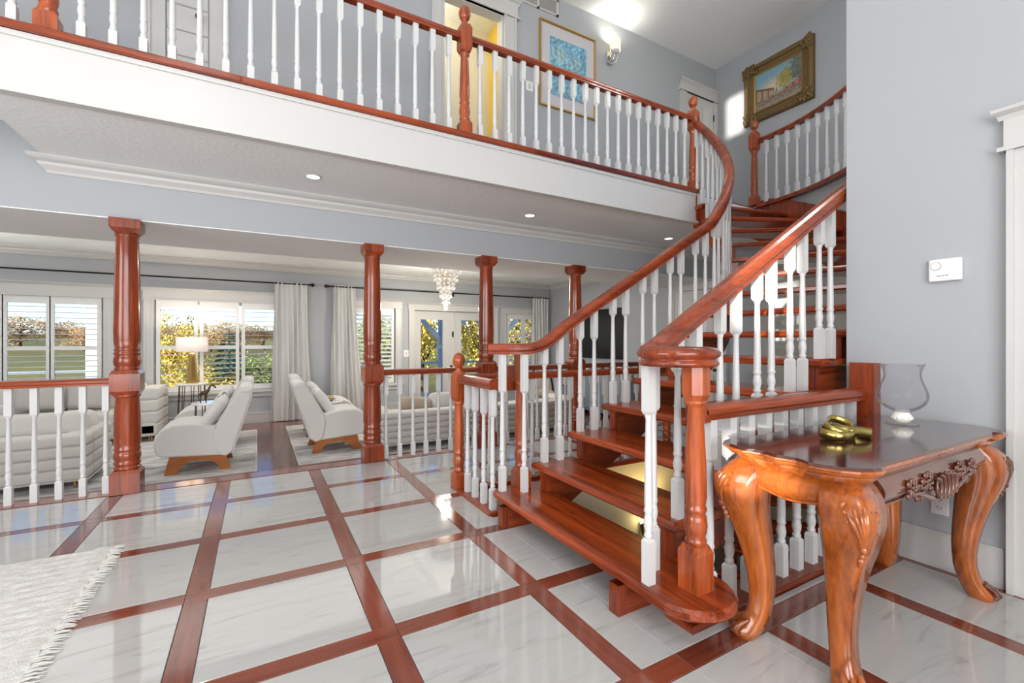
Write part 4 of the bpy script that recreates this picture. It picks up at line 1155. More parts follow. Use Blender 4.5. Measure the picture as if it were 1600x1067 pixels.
def f_blue(u, v):
    n = rp.random()
    base = (0.06 + .05 * n, 0.26 + .14 * n, 0.42 + .16 * n)
    if n > 0.72: base = (0.35, 0.52, 0.60)
    g = math.exp(-((u - .25) ** 2 + (v - .72) ** 2) / 0.03) + 0.8 * math.exp(-((u - .7) ** 2 + (v - .62) ** 2) / 0.03)
    base = tuple(b * (1 - .45 * g) + c * .45 * g for b, c in zip(base, (0.55, 0.60, 0.42)))
    if v < 0.3: base = tuple(b * 0.8 + 0.06 for b in base)
    for tx in (0.12, 0.4, 0.68, 0.9):
        if abs(u - tx - 0.03 * math.sin(v * 9 + tx * 7)) < 0.010 and v > 0.2 and rp.random() > .45: base = (0.06, 0.18, 0.28)
    w = math.sin(u * 31 + 3 * math.sin(v * 17)) * math.sin(v * 27 + 2 * math.sin(u * 13))
    base = tuple(b * (1 + .35 * w) for b in base)
    return base
link('frame', frame_ring(0.82, 1.00, [(0.0, 0.002), (0.0, 0.022), (0.012, 0.034), (0.022, 0.034), (0.026, 0.02), (0.026, 0.0)]), 'frame_gold', p1)
link('mat_board', MB().box(-0.41, 0.41, -0.012, -0.001, -0.50, 0.50), 'mat_board', p1)
canvas('print', 0.57, 0.72, f_blue, p1, y=-0.0145)
p2 = thing('oil_painting', 'oil painting of a city street in a heavy carved gilt frame above the landing', 'picture', (XE, 3.665, 4.79), -PI / 2)
def f_street(u, v):
    n = rp.random() * 0.5 + 0.75
    sky = tuple(a * (1 - u) + b * u for a, b in zip((0.16, 0.36, 0.48), (0.22, 0.34, 0.36)))
    gl = math.exp(-((v - .5) / .2) ** 2 - ((u - .42) / .3) ** 2)
    c = tuple(s * (1 - .8 * gl) + g * .8 * gl for s, g in zip(sky, (0.78, 0.58, 0.34)))
    roof = 0.60 - 0.45 * u if u < 0.45 else 0.2
    if u < 0.42 and v < 0.62 - 0.40 * u and v > 0.25:
        c = (0.42, 0.30, 0.19) if int(u * 22) % 3 else (0.22, 0.13, 0.08)
        if v > 0.56 - 0.40 * u: c = (0.16, 0.09, 0.06)
    sp = 0.008 + 0.035 * max(0, (0.42 - v)) / 0.2
    if abs(u - 0.47) < (0.006 if v > 0.5 else sp) and 0.3 < v < 0.74: c = (0.26, 0.18, 0.12)
    d = ((u - .66) / .17) ** 2 + ((v - .58) / .22) ** 2 + .5 * math.sin(u * 40 + 4 * v) * math.sin(v * 33) + .6 * (rp.random() - .5)
    if d < .95: c = (0.24, 0.22, 0.06) if rp.random() > .4 else (0.42, 0.35, 0.09)
    d = ((u - .93) / .18) ** 2 + ((v - .70) / .33) ** 2 + .5 * math.sin(u * 35) * math.sin(v * 41) + .5 * (rp.random() - .5)
    if d < 1: c = (0.09, 0.11, 0.08) if rp.random() > .3 else (0.25, 0.25, 0.20)
    if u > 0.6 and 0.22 < v < 0.30 + 0.35 * (u - .6): c = (0.40, 0.17, 0.11) if int(u * 30) % 4 else (0.16, 0.07, 0.06)
    if v < 0.27:
        c = (0.24, 0.19, 0.14) if rp.random() > .25 else (0.42, 0.36, 0.28)
        if v > 0.12 and rp.random() > .72: c = (0.07, 0.05, 0.05)
        if 0.15 < v and rp.random() > .93: c = (0.45, 0.10, 0.06)
    return tuple(x * n for x in c)
fr2 = frame_ring(0.66, 0.54, [(0.0, 0.014), (0.0, 0.030), (0.018, 0.036), (0.024, 0.030), (0.07, 0.040), (0.085, 0.062), (0.115, 0.070), (0.14, 0.055), (0.15, 0.03), (0.15, 0.0)])
fo = link('frame', fr2, 'frame_antique', p2)
for sx in (-1, 1):
    for sz in (-1, 1):
        co = MB()
        for q in range(34):
            a = rp.random(); ux = sx * (0.33 + 0.15 * rp.random()); uz = sz * (0.27 + 0.15 * rp.random())
            if q % 2: ux = sx * (0.48 - 0.20 * a); uz = sz * (0.27 + 0.14 * rp.random())
            co.ball((ux, -0.055 - 0.015 * rp.random(), uz), 0.018 + 0.012 * rp.random(), 7, 5, sy=0.7)
        link('corner_carving', co, 'frame_antique', fo)

link('inner_lip', frame_ring(0.66, 0.54, [(-0.012, 0.013), (-0.012, 0.018), (0.004, 0.034), (0.008, 0.03)]), 'frame_gold', fo)
canvas('canvas', 0.66, 0.54, f_street, p2, y=-0.013)

# ------------------------------------------------------------------ wall sconces and recessed lights
def sconce(label, loc, rz, glow, e, col, name='wall_sconce'):
    s = thing(name, label, 'sconce', loc, rz)
    link('back_plate', MB().rbox(0, -0.010, -0.05, 0.06, 0.02, 0.16, 0.008), 'chrome', s)
    for sx in (-1, 0, 1):
        link('arm', MB().tube([(sx * .02, -0.02, -0.12), (sx * .035, -0.05, -0.155), (sx * .055, -0.10, -0.13), (sx * .06, -0.125, -0.07), (sx * .06, -0.13, 0.0 if sx else -0.03)], 0.007, 8), 'chrome', s)
    link('shade', MB().lathe(0.03, -0.11, [(.066, .0), (.068, .0), (.068, .135), (.066, .135)], 28, caps=False), glow, s)
    link('bulb', MB().ball((0.03, -0.11, 0.04), 0.028, 10, 8), 'bulb_glow', s)
    link('diffuser', MB().lathe(0.03, -0.11, [(.064, .004), (.05, -.018), (.02, -.03), (.0, -.032)], 20), 'plastic_white', s)
    c, sn = math.cos(rz), math.sin(rz)
    lx, ly = 0.03, -0.11
    light(name + '_light', 'POINT', (loc[0] + lx * c - ly * sn, loc[1] + lx * sn + ly * c, loc[2] + 0.09), e, col, radius=0.03)
    return s
sconce('chrome wall sconce with a glowing cream drum shade, right of the blue print', (4.10, YU, 5.05), 0, 'sconce_shade', 9, (1.0, 0.95, 0.85))
sconce('glowing wall sconce on the yellow stairwell wall below the treads', (3.41, 3.375, -0.66), 0, 'stair_lamp_glow', 24, (1.0, 0.72, 0.28), 'stairwell_sconce')
for x, y_, lab in ((0.40, 4.05, 'recessed ceiling light under the balcony nearest the camera'), (2.56, 4.15, 'recessed ceiling light under the middle of the balcony'), (4.73, 4.18, 'recessed ceiling light under the balcony behind the stair rail')):
    r = thing('recessed_light', lab, 'light', (x, y_, ZS), 0, 'recessed lights under the balcony')
    link('trim_ring', MB().lathe(0, 0, [(.052, -.001), (.052, -.006), (.066, -.006), (.070, 0.0)], 28, caps=False), 'trim_white', r)
    link('lens', MB().lathe(0, 0, [(.053, -.002), (.0, -.0025)], 28, caps=False), 'bulb_glow', r)
# ceiling panels added around the living room fill lamp, hidden by the bulkhead
for x, lab in ((-2.1, 'left unseen ceiling panel added around the living room fill lamp'), (0.9, 'middle unseen ceiling panel added around the living room fill lamp'), (3.9, 'right unseen ceiling panel added around the living room fill lamp')):
    r = thing('added_ceiling_panel', lab, 'light', (x, 6.9, 2.60), 0, 'added ceiling panels in the living room')
    link('panel_frame', MB().box(-1.49, 1.49, -1.0, -0.97, -0.03, 0).box(-1.49, 1.49, 0.97, 1.0, -0.03, 0).box(-1.49, -1.46, -0.97, 0.97, -0.03, 0).box(1.46, 1.49, -0.97, 0.97, -0.03, 0), 'trim_white', r)
    link('diffuser', MB().box(-1.46, 1.46, -0.97, 0.97, -0.02, -0.012), 'plastic_white', r)

# ------------------------------------------------------------------ woven rug with fringe in the foyer
RX0, RX1, RY0, RY1 = -2.7, -0.725, 0.4, 3.43
rg = thing('woven_rug', 'off-white woven rug with zigzag ribs and a fringed edge on the marble floor', 'rug', (0, 0, 0))
nx, ny = 90, 150; vs = []; fs = []
for j in range(ny + 1):
    for i in range(nx + 1):
        x = RX0 + (RX1 - RX0) * i / nx; y_ = RY0 + (RY1 - RY0) * j / ny
        band_ = int((x - RX0) / 0.33) % 3
        ph = y_ / 0.036 + (abs(((x / 0.16) % 2) - 1) * 2.2 if band_ == 1 else 0.25 * math.sin(x * 9))
        z = 0.008 + 0.0065 * max(0, math.sin(2 * PI * ph * 0.5)) * (0.6 + 0.6 * math.sin(x * 23 + y_ * 17) ** 2)
        if abs(x - (RX1 - 0.06)) < 0.025: z = 0.013
        vs.append((x, y_, z))
for j in range(ny):
    for i in range(nx):
        a = j * (nx + 1) + i; fs.append((a, a + 1, a + nx + 2, a + nx + 1))
link('rug_weave', MB().add(vs, fs, True).box(RX0, RX1, RY0, RY1, 0.0005, 0.006), 'woven_rug', rg)
fr_ = MB(); rr = random.Random(5)
for i in range(330):
    y_ = RY0 + 0.005 + (RY1 - RY0 - 0.01) * i / 329
    L_ = 0.045 + 0.02 * rr.random(); dy = (rr.random() - .5) * 0.03
    fr_.tube([(RX1 - 0.006, y_, 0.007), (RX1 + L_ * .5, y_ + dy * .4, 0.007 + 0.004 * rr.random()), (RX1 + L_, y_ + dy, 0.003)], [0.0035, 0.003, 0.0018], 4)
link('fringe', fr_, 'fringe_cotton', rg)['kind'] = 'stuff'

# globe pendant added out of view (its fill lamp is at the top of the script)
pn = thing('added_globe_pendant', 'large white globe pendant added out of view to light the foyer', 'light', (-0.8, -0.7, 4.3))
link('globe', MB().ball((0, 0, 0), 0.24, 24, 16), 'added_lamp_globe', pn)
link('cord', MB().tube([(0, 0, 0.24), (0, 0, ZC - 4.3)], 0.008, 8), 'black_metal', pn)
link('canopy', MB().lathe(0, 0, [(.07, ZC - 4.33), (.07, ZC - 4.3)], 20), 'chrome', pn)

pn = thing('stair_pendant', 'small white globe pendant added out of view to light the stairs', 'light', (4.3, 2.0, 4.75))  # unseen fixture added for the stair fill lamp
link('globe', MB().ball((0, 0, 0), 0.17, 24, 16), 'added_lamp_globe', pn)
link('cord', MB().tube([(0, 0, 0.17), (0, 0, ZC - 4.75)], 0.008, 8), 'black_metal', pn)
link('canopy', MB().lathe(0, 0, [(.07, ZC - 4.78), (.07, ZC - 4.75)], 20), 'chrome', pn)
# ------------------------------------------------------------------ living room: rugs, chairs, sofas
def area_rug(name, label, x0, x1, y0, y1):
    o = thing(name, label, 'rug', ((x0 + x1) / 2, (y0 + y1) / 2, ZL))
    hx, hy = (x1 - x0) / 2, (y1 - y0) / 2
    link('pile', MB().prism([(-hx + .02, -hy + .02), (hx - .02, -hy + .02), (hx - .02, hy - .02), (-hx + .02, hy - .02)], 0.0, 0.012, 0.004), 'living_rug', o)
    b = MB()
    for a0, a1, b0, b1 in ((-hx, hx, -hy, -hy + .02), (-hx, hx, hy - .02, hy), (-hx, -hx + .02, -hy + .02, hy - .02), (hx - .02, hx, -hy + .02, hy - .02)):
        b.box(a0, a1, b0, b1, 0, 0.010)
    link('binding', b, 'fringe_cotton', o)
area_rug('area_rug', 'grey marbled area rug under the left pair of lounge chairs', -4.2, 0.0, 5.80, 8.50)
area_rug('area_rug', 'grey marbled area rug under the right pair of lounge chairs', 0.42, 4.9, 5.83, 8.60)
def lounge_chair():
    t = thing('lounge_chair', 'x', 'chair', (0, 0, 0), 0, 'white slipper lounge chairs')
    Wd = 0.66
    # local: faces -x, near side y = 0, x measured from the near runner's foot line
    def body(profile, y0, y1, r, mat, name, sm=True):
        ins = [(0, r), (r * .3, r * .3), (r, 0)]
        rs = []
        for d, i_ in ins: rs.append([(x, y0 + d, z) for x, z in (inset(profile, i_) if i_ else profile)])
        for d, i_ in ins[::-1]: rs.append([(x, y1 - d, z) for x, z in (inset(profile, i_) if i_ else profile)])
        o = MB().loft(rs, sm=sm)
        m = MB().add(o.v, [tuple(reversed(f)) for f in o.f]); m.s = o.s
        return link(name, m, mat, t)
    seat = [(-0.90, 0.20), (-0.34, 0.165), (-0.27, 0.19), (-0.33, 0.40), (-0.40, 0.50), (-0.50, 0.525), (-0.66, 0.545), (-0.80, 0.54), (-0.89, 0.50), (-0.945, 0.43), (-0.955, 0.32), (-0.94, 0.24)]
    back = [(-0.36, 0.17), (-0.30, 0.155), (-0.24, 0.20), (-0.06, 0.80), (-0.055, 0.86), (-0.08, 0.90), (-0.13, 0.915), (-0.175, 0.90), (-0.21, 0.85), (-0.40, 0.50), (-0.43, 0.40), (-0.40, 0.22)]
    body(seat, 0.02, Wd - 0.02, 0.02, 'boucle', 'seat')
    bk = body(back, 0.0, Wd, 0.018, 'boucle', 'backrest')
    for yy in (0.012, Wd - 0.012):
        link('piping', MB().tube([(x, yy, z) for x, z in [(-0.42, 0.47), (-0.21, 0.855), (-0.175, 0.903), (-0.13, 0.919), (-0.08, 0.903), (-0.053, 0.862), (-0.058, 0.80), (-0.238, 0.20)]], 0.006, 5), 'boucle', bk)
    link('headrest_roll', MB().rbox(-0.115, Wd / 2, 0.875, 0.15, Wd + 0.01, 0.10, 0.048), 'boucle', bk)
    for yy in (0.05, Wd - 0.08):
        pts = [(-0.87, 0.0), (-0.76, 0.0)]
        for i in range(11):
            a = PI - PI * i / 10
            pts.append((-0.56 + 0.19 * math.cos(a) * 1.0, 0.0 + 0.125 * math.sin(a) + 0.01))
        pts += [(-0.36, 0.0), (-0.26, 0.0), (-0.315, 0.175), (-0.82, 0.21)]
        link('runner_leg', MB().prism_y(pts, yy, yy + 0.03), 'walnut_orange', t)
    link('seat_rail', MB().box(-0.80, -0.32, 0.08, Wd - 0.08, 0.12, 0.17), 'walnut_orange', t)
    return t
ch0 = lounge_chair()
SP = [(0, 5.98, 0, 'white slipper lounge chair with orange wooden runners nearest the first tall post'), (0, 7.28, 0, 'white slipper lounge chair behind the nearest one, under the lamp window'), (0.345, 6.90, 1, 'white slipper lounge chair beside the slatted-window post, its back to the left pair'), (0.38, 8.05, 1, 'farthest white slipper lounge chair, in front of the curtains')]
for i, (x, y_, fl, lab) in enumerate(SP):
    o = ch0 if i == 0 else copy_tree(ch0)
    o['label'] = lab
    o.location = (x, y_, ZL + 0.0125)
    if fl: o.rotation_euler = (0, 0, PI)
    # scatter cushion lying against the backrest
    if i != 3 or True:
        dx = (-0.42 if not fl else 0.42); yy = y_ + (0.24 if not fl else -0.34)
        p = MB().rbox(0, 0, 0, 0.36, 0.42, 0.10, 0.048, puff=0.03)
        po = link('scatter_cushion', p, 'boucle', None, (x + dx, yy, ZL + 0.655))
        po.rotation_euler = (0, (0.98 if not fl else -0.98) * -1, 0)
        tag(po, ['white scatter cushion on the nearest lounge chair', 'white scatter cushion on the lounge chair under the lamp window', 'white scatter cushion on the lounge chair beside the slatted-window post', 'white scatter cushion on the farthest lounge chair'][i], 'cushion', 'scatter cushions on the lounge chairs')
# tufted sofas
def sofa(label, x0, x1, y0, y1, rows, front, zt, seat_z=0.42, backs=0, arm_h=0.72, loc=None):
    """front=-1: faces the viewer (back on the y1 side); front=+1: back towards the viewer"""
    s = thing('sofa', label, 'sofa', (0, 0, ZL))
    bt = 0.22
    yb0, yb1 = (y0, y0 + bt) if front > 0 else (y1 - bt, y1)
    rh = (zt - 0.10) / rows
    for r in range(rows):
        zc = 0.10 + rh * (r + .5)
        link('back_roll', MB().rbox((x0 + x1) / 2, (yb0 + yb1) / 2, zc, x1 - x0, bt, rh + 0.004, 0.035, m=6), 'sofa_fabric', s)
    ys0, ys1 = (yb1, y1) if front > 0 else (y0, yb0)
    link('seat_base', MB().rbox((x0 + x1) / 2, (ys0 + ys1) / 2, 0.19, x1 - x0 - 0.04, ys1 - ys0, 0.20, 0.03), 'sofa_fabric', s)
    n = max(1, round((x1 - x0 - 0.4) / 0.85)); w = (x1 - x0 - 0.44) / n
    for i in range(n):
        link('seat_cushion', MB().rbox(x0 + 0.22 + w * (i + .5), (ys0 + ys1) / 2, seat_z - 0.07, w - 0.006, ys1 - ys0, 0.17, 0.05, puff=0.012), 'sofa_fabric', s)
        if backs:
            yc = yb0 - 0.09 if front < 0 else yb1 + 0.09
            link('back_cushion', MB().rbox(x0 + 0.22 + w * (i + .5), yc, seat_z + 0.20, w - 0.01, 0.19, 0.40, 0.07, puff=0.02), 'sofa_fabric', s)
    for sx, xa in ((-1, x0), (1, x1 - 0.22)):
        ah = (arm_h - 0.10) / rows
        for r in range(rows):
            link('arm_roll', MB().rbox(xa + 0.11, (ys0 + ys1) / 2, 0.10 + ah * (r + .5), 0.22, ys1 - ys0, ah + 0.004, 0.035), 'sofa_fabric', s)
    link('base_piping', MB().tube([(x0, y0 - 0.002, 0.10), (x1, y0 - 0.002, 0.10), (x1 + 0.002, y1, 0.10)], 0.008, 6), 'boucle', s)
    for fx in (x0 + 0.10, x1 - 0.10):
        for fy in (y0 + 0.08, y1 - 0.08):
            for d in (-0.014, 0.014):
                link('metal_leg', MB().lathe(fx + d, fy, [(0.008, 0.0), (0.008, 0.15)], 8), 'gold', s)
    return s
sofa('long pale sofa under the wide left window, facing the room', -4.4, -1.25, 8.20, 9.10, 4, -1, 0.74, 0.44, 1, 0.78)
sofa('pale tufted sofa behind the left railing with its back to the camera', -4.2, -1.45, 5.90, 6.80, 4, 1, 0.54, 0.42, 0, 0.54)
sofa('long white tufted sofa behind the middle railing with its back to the camera', 1.38, 4.70, 5.88, 6.80, 5, 1, 0.52, 0.42, 0, 0.52)
def cushion(label, loc, w, h, t, rot, mat):
    o = link('cushion', MB().rbox(0, 0, 0, w, t, h, t * .48, puff=0.0), mat, None, loc)
    o.rotation_euler = rot
    tag(o, label, 'cushion')
cushion('grey cushion on the window sofa near the left edge', (-2.62, 8.62, ZL + 0.70), 0.46, 0.40, 0.15, (-0.25, 0, 0.1), 'pillow_grey')
cushion('grey cushion on the window sofa left of the nearest post', (-2.10, 8.60, ZL + 0.68), 0.44, 0.38, 0.15, (-0.25, 0, -0.15), 'pillow_grey')
cushion('wide pale bolster lying on the near left sofa', (-2.0, 6.28, ZL + 0.60), 0.95, 0.26, 0.20, (-0.2, 0, 0), 'sofa_fabric')
cushion('white cushion on the right end of the near left sofa', (-1.72, 6.55, ZL + 0.58), 0.40, 0.26, 0.22, (-0.5, 0, 0.4), 'boucle')
cushion('taupe cushion lying at the left end of the white tufted sofa', (1.95, 6.25, ZL + 0.56), 0.50, 0.20, 0.20, (-0.5, 0.1, 0), 'pillow_taupe')
cushion('beige cushion leaning on the white tufted sofa near the stair newel', (2.38, 6.28, ZL + 0.58), 0.45, 0.26, 0.20, (-0.4, 0, 0), 'sofa_fabric')
# gold table lamp, side tables, giraffes
def pin_table(label, x, y_, r, h, legs, z0=0.0):
    t = thing('side_table', label, 'table', (x, y_, ZL + z0))
    link('table_top', MB().lathe(0, 0, [(r - .008, h - .025), (r, h - .02), (r, h - .005), (r - .005, h)], 40), 'marble_white', t)
    for k in range(legs):
        a = 2 * PI * (k + .3) / legs
        for s in (-.12, .12):
            link('leg', MB().tube([(r * .78 * math.cos(a + s), r * .78 * math.sin(a + s), h - .025), (r * .92 * math.cos(a), r * .92 * math.sin(a), 0.0)], 0.006, 6), 'bronze_dark', t)
    return t
pin_table('tall round white-topped side table carrying the gold lamp', -0.90, 8.72, 0.22, 0.79, 5)
lp = thing('table_lamp', 'gold tapered table lamp with a wide white drum shade', 'lamp', (-0.90, 8.72, ZL + 0.79))
link('base', MB().lathe(0, 0, [(.082, 0), (.084, .01), (.042, .47), (.03, .48)], 8, sm=False), 'gold', lp)
link('stem', MB().lathe(0, 0, [(.008, .48), (.008, .74), (.014, .745), (.014, .765), (.0, .77)], 10), 'bronze_dark', lp)
link('shade', MB().lathe(0, 0, [(.205, .50), (.212, .50), (.207, .73), (.20, .73)], 40, caps=False), 'lamp_shade', lp)
link('bulb', MB().ball((0, 0, .60), 0.03), 'bulb_glow', lp)
light('table_lamp_light', 'POINT', (-0.90, 8.72, ZL + 1.45), 22, (1.0, 0.85, 0.7), radius=0.05)
pin_table('low round marble side table between the left lounge chairs with giraffe figures', -0.54, 6.97, 0.19, 0.66, 4, 0.0125)
def giraffe(label, x, y_, z, s):
    g = thing('giraffe_figurine', label, 'figurine', (x, y_, z))
    g.scale = (s, s, s)
    b = MB()
    b.tube([(-.042, 0, .088), (-.025, 0, .10), (.0, 0, .105), (.022, 0, .113), (.038, 0, .135), (.052, 0, .172), (.066, 0, .19), (.084, 0, .186), (.098, 0, .17), (.108, 0, .152)], [.010, .021, .023, .022, .015, .010, .0095, .011, .010, .005], 8)
    for lx, ly in ((-.034, -.012), (-.034, .012), (.018, -.012), (.018, .012)):
        b.tube([(lx, ly, .10), (lx + .004, ly, .06), (lx - .002, ly, .03), (lx, ly, .0)], [.010, .0065, .005, .006], 6)
    b.tube([(-.046, 0, .092), (-.056, 0, .07), (-.058, 0, .05)], [.003, .002, .004], 5)
    b.tube([(.08, .006, .19), (.078, .010, .205)], .002, 5).tube([(.08, -.006, .19), (.078, -.010, .205)], .002, 5)
    link('body', b, 'bronze_dark', g)
giraffe('large bronze giraffe figurine bending its neck on the low side table', -0.59, 6.95, ZL + 0.6725, 1.15)
giraffe('small bronze giraffe calf figurine on the low side table', -0.42, 6.97, ZL + 0.6725, 0.6)
pin_table('low round side table between the right lounge chairs', 0.95, 7.06, 0.16, 0.57, 4, 0.0125)
an = thing('brass_dish', 'small brass leaf dish on the side table between the right lounge chairs', 'ornament', (0.93, 7.06, ZL + 0.583))
link('dish', MB().lathe(0, 0, [(.03, 0), (.055, .015), (.075, .035), (.072, .036), (.05, .018), (.0, .008)], 20), 'antique_gold', an)
link('leaf', MB().tube([(-.05, 0, .035), (-.02, .01, .055), (.02, 0, .07), (.05, -.01, .05)], [.006, .014, .012, .004], 7), 'antique_gold', an)
ct = thing('coffee_table', 'grey coffee table at the left edge behind the railing', 'table', (-3.0, 7.45, ZL + 0.0125))
link('table_top', MB().rbox(0, 0, 0.40, 1.1, 0.7, 0.05, 0.015), 'concrete', ct)
link('pedestal', MB().rbox(0, 0, 0.19, 0.7, 0.4, 0.37, 0.03), 'concrete', ct)
bx = thing('planter_box', 'white ceramic planter on the coffee table at the left edge', 'planter', (-2.72, 7.4, ZL + 0.44))
link('planter', MB().rbox(0, 0, 0.14, 0.3, 0.2, 0.27, 0.02), 'marble_white', bx)
pe = MB(); rq = random.Random(9)
for i in range(60):
    pe.ball((rq.uniform(-.16, .16), rq.uniform(-.14, -.06), rq.uniform(.02, .10)), rq.uniform(.015, .03), 6, 5)
link('dried_flowers', pe, 'pillow_grey', bx)
tc_ = thing('added_torchiere', 'black torchiere floor lamp added left of the view to light the ceiling', 'lamp', (-4.3, 7.3, ZL))  # unseen floor lamp added as an uplight
link('base', MB().lathe(0, 0, [(.15, 0), (.15, .02), (.03, .04)], 24), 'black_metal', tc_)
link('pole', MB().lathe(0, 0, [(.012, .03), (.012, 1.75)], 10), 'black_metal', tc_)
link('bowl', MB().lathe(0, 0, [(.03, 1.74), (.10, 1.78), (.17, 1.86), (.165, 1.86), (.09, 1.80), (.0, 1.77)], 24), 'chrome', tc_)
light('torchiere_fill_light', 'SPOT', (-4.3, 7.3, ZL + 1.84), 170, (1.0, 0.95, 0.88), aim=(0.25, 0, 1), radius=0.1, spot=150)  # added uplight, brightens the living room ceiling
# ------------------------------------------------------------------ curtains and rods
def curtain(label, x0, x1, xb0, xb1, zt, zb, n=7, amp=0.035):
    c = thing('curtain', label, 'curtain', (0, YB - 0.11, 0))
    nx, nz = n * 10, 26; vs = []; fs = []
    for j in range(nz + 1):
        t = j / nz; z = zt + 0.03 + (zb - zt - 0.03) * t
        a0 = x0 + (xb0 - x0) * t ** 1.3; a1 = x1 + (xb1 - x1) * t ** 1.3
        for i in range(nx + 1):
            u = i / nx
            am = amp * (0.45 + 0.55 * min(1, t * 3)) * (0.8 + 0.4 * math.sin(u * 11 + t * 2))
            vs.append((a0 + (a1 - a0) * u + 0.006 * math.sin(t * 9 + u * 20), am * math.sin(2 * PI * n * u + 0.7 * math.sin(t * 4 + u * 5)), z))
    for j in range(nz):
        for i in range(nx):
            a = j * (nx + 1) + i; fs.append((a, a + nx + 1, a + nx + 2, a + 1))
    link('cloth', MB().add(vs, fs, True), 'curtain_cloth', c)
    return c
curtain('pale curtain at the right end of the lamp window', 0.27, 0.80, 0.20, 0.90, 2.25, ZL + 0.01)
curtain('pale curtain left of the narrow slatted window', 1.26, 1.66, 1.19, 1.86, 2.25, ZL + 0.01)
curtain('pale curtain in the corner beside the television wall', 5.74, 6.19, 5.70, 6.22, 2.23, ZL + 0.01, 6)
curtain('pale curtain bunched at the far left of the wide window', -4.5, -4.2, -4.5, -4.15, 2.25, ZL + 0.01, 5)
def rod(label, x0, x1, z, finL=True, finR=True, brs=()):
    r = thing('curtain_rod', label, 'curtain rod', (0, YB - 0.11, z))
    link('rod', MB().tube([(x0, 0, 0), (x1, 0, 0)], 0.013, 10), 'black_metal', r)
    fp = [(.013, 0), (.024, .012), (.024, .02), (.014, .028), (.034, .05), (.036, .065), (.02, .09), (.002, .105)]
    for ok, x, d in ((finL, x0, -1), (finR, x1, 1)):
        if ok: link('finial', MB().loft([[(x + d * z_, q * math.cos(2 * PI * j / 12), q * math.sin(2 * PI * j / 12)) for j in range(12)] for q, z_ in fp], True), 'black_metal', r)
    for x in brs:
        link('bracket', MB().box(x - .012, x + .012, 0.0, 0.105, -.012, .012).box(x - .02, x + .02, 0.098, 0.109, -.07, .03), 'black_metal', r)
rod('long black curtain rod above the left windows', -4.5, 0.84, 2.255, True, True, (-1.8,))
rod('black curtain rod above the French doors', 1.20, 6.22, 2.25, True, False, (3.75, 6.20))
# ------------------------------------------------------------------ chandelier
cd = thing('chandelier', 'crystal chandelier tapering to a point in front of the French doors', 'chandelier', (2.93, 7.6, 2.60))
link('canopy', MB().lathe(0, 0, [(.27, 0), (.28, -.015), (.28, -.03), (.25, -.04)], 36), 'chrome', cd)
cmesh = MB().ball((0, 0, 0), 0.026, 8, 6, sz=1.15).mesh('crystal'); cmesh.materials.append(MATS['crystal'])
wires = MB()
for rad, n, z0, rows in ((.255, 18, -.09, 2), (.20, 14, -.09, 4), (.145, 11, -.09, 6), (.095, 7, -.09, 8), (.055, 5, -.48, 4), (.022, 2, -.60, 4)):
    for k in range(n):
        a = 2 * PI * (k + .37 * rows) / n; x, y_ = rad * math.cos(a), rad * math.sin(a)
        zlast = z0 - (rows - 1) * 0.072
        wires.tube([(x, y_, -.03), (x, y_, zlast)], 0.0018, 4)
        for r in range(rows):
            if rad < .2 and rad > .09 and r < rows - 3: continue
            link('crystal', cmesh, None, cd, (x, y_, z0 - r * 0.072 - (k % 2) * .012))
link('wires', wires, 'gold', cd)
for k in range(5):
    a = 2 * PI * k / 5
    link('bulb', MB().ball((.12 * math.cos(a), .12 * math.sin(a), -.14), 0.022, 8, 6), 'bulb_glow', cd)
light('chandelier_light', 'POINT', (2.93, 7.6, 1.80), 120, (1.0, 0.9, 0.75), radius=0.06)
# ------------------------------------------------------------------ television wall
tv = thing('television', 'large black flat television on the far wall beyond the stair rail', 'television', (XE, 7.52, 1.36), -PI / 2)
link('screen', MB().rbox(0, -0.045, 0, 1.74, 0.03, 1.03, 0.008), 'tv_black', tv)
link('wall_mount', MB().box(-0.2, 0.2, -0.03, -0.001, -0.2, 0.2), 'black_metal', tv)
md = thing('media_console', 'blue-grey media console below the television', 'cabinet', (6.05, 7.3, ZL), -PI / 2)
link('carcass', MB().rbox(0, 0, 0.46, 2.6, 0.48, 0.80, 0.01), 'console_blue', md)
link('console_top', MB().box(-1.33, 1.33, -0.26, 0.26, 0.86, 0.90), 'siding_white', md)
for k in range(4):
    dd = link('cabinet_door', MB().prism_y([(-1.27 + k * .64, .12), (-.65 + k * .64, .12), (-.65 + k * .64, .83), (-1.27 + k * .64, .83)], -0.26, -0.24, 0.008), 'console_blue', md)
    link('knob', MB().ball((-0.70 + k * .64 if k % 2 == 0 else -1.22 + k * .64, -0.27, .5), .015, 8, 6), 'black_metal', dd)
for k in range(4):
    link('foot', MB().box(-1.2 + k * .8 - .03, -1.2 + k * .8 + .03, -.15, .15, 0, .065), 'black_metal', md)
sbx = thing('soundbar', 'black soundbar on the media console under the television', 'soundbar', (6.02, 7.1, ZL + 0.90), -PI / 2)
link('cabinet', MB().rbox(0, 0, 0.035, 0.9, 0.09, 0.07, 0.012), 'tv_black', sbx)
link('grille', MB().box(-.43, .43, -.048, -.044, .012, .058), 'slot_dark', sbx)
for i, (y_, h, m_) in enumerate(((6.35, 0.05, 'console_blue'), (6.35, 0.04, 'marble_white'), (6.37, 0.035, 'pergola_paint'))):
    zz = ZL + 0.90 + (0, .05, .09)[i]
    bk_ = thing('book', ['blue-grey book at the bottom of the stack on the media console', 'white book in the middle of the stack on the media console', 'pale blue book on top of the stack on the media console'][i], 'book', (6.03, y_, zz), 0, 'books on the media console')
    link('cover', MB().box(-.12, .12, -.16, .16, 0, .006).box(-.12, .12, -.16, .16, h - .006, h).box(-.12, -.114, -.16, .16, 0, h), m_, bk_)
    link('pages', MB().box(-.113, .115, -.155, .155, .006, h - .006), 'trim_white', bk_)
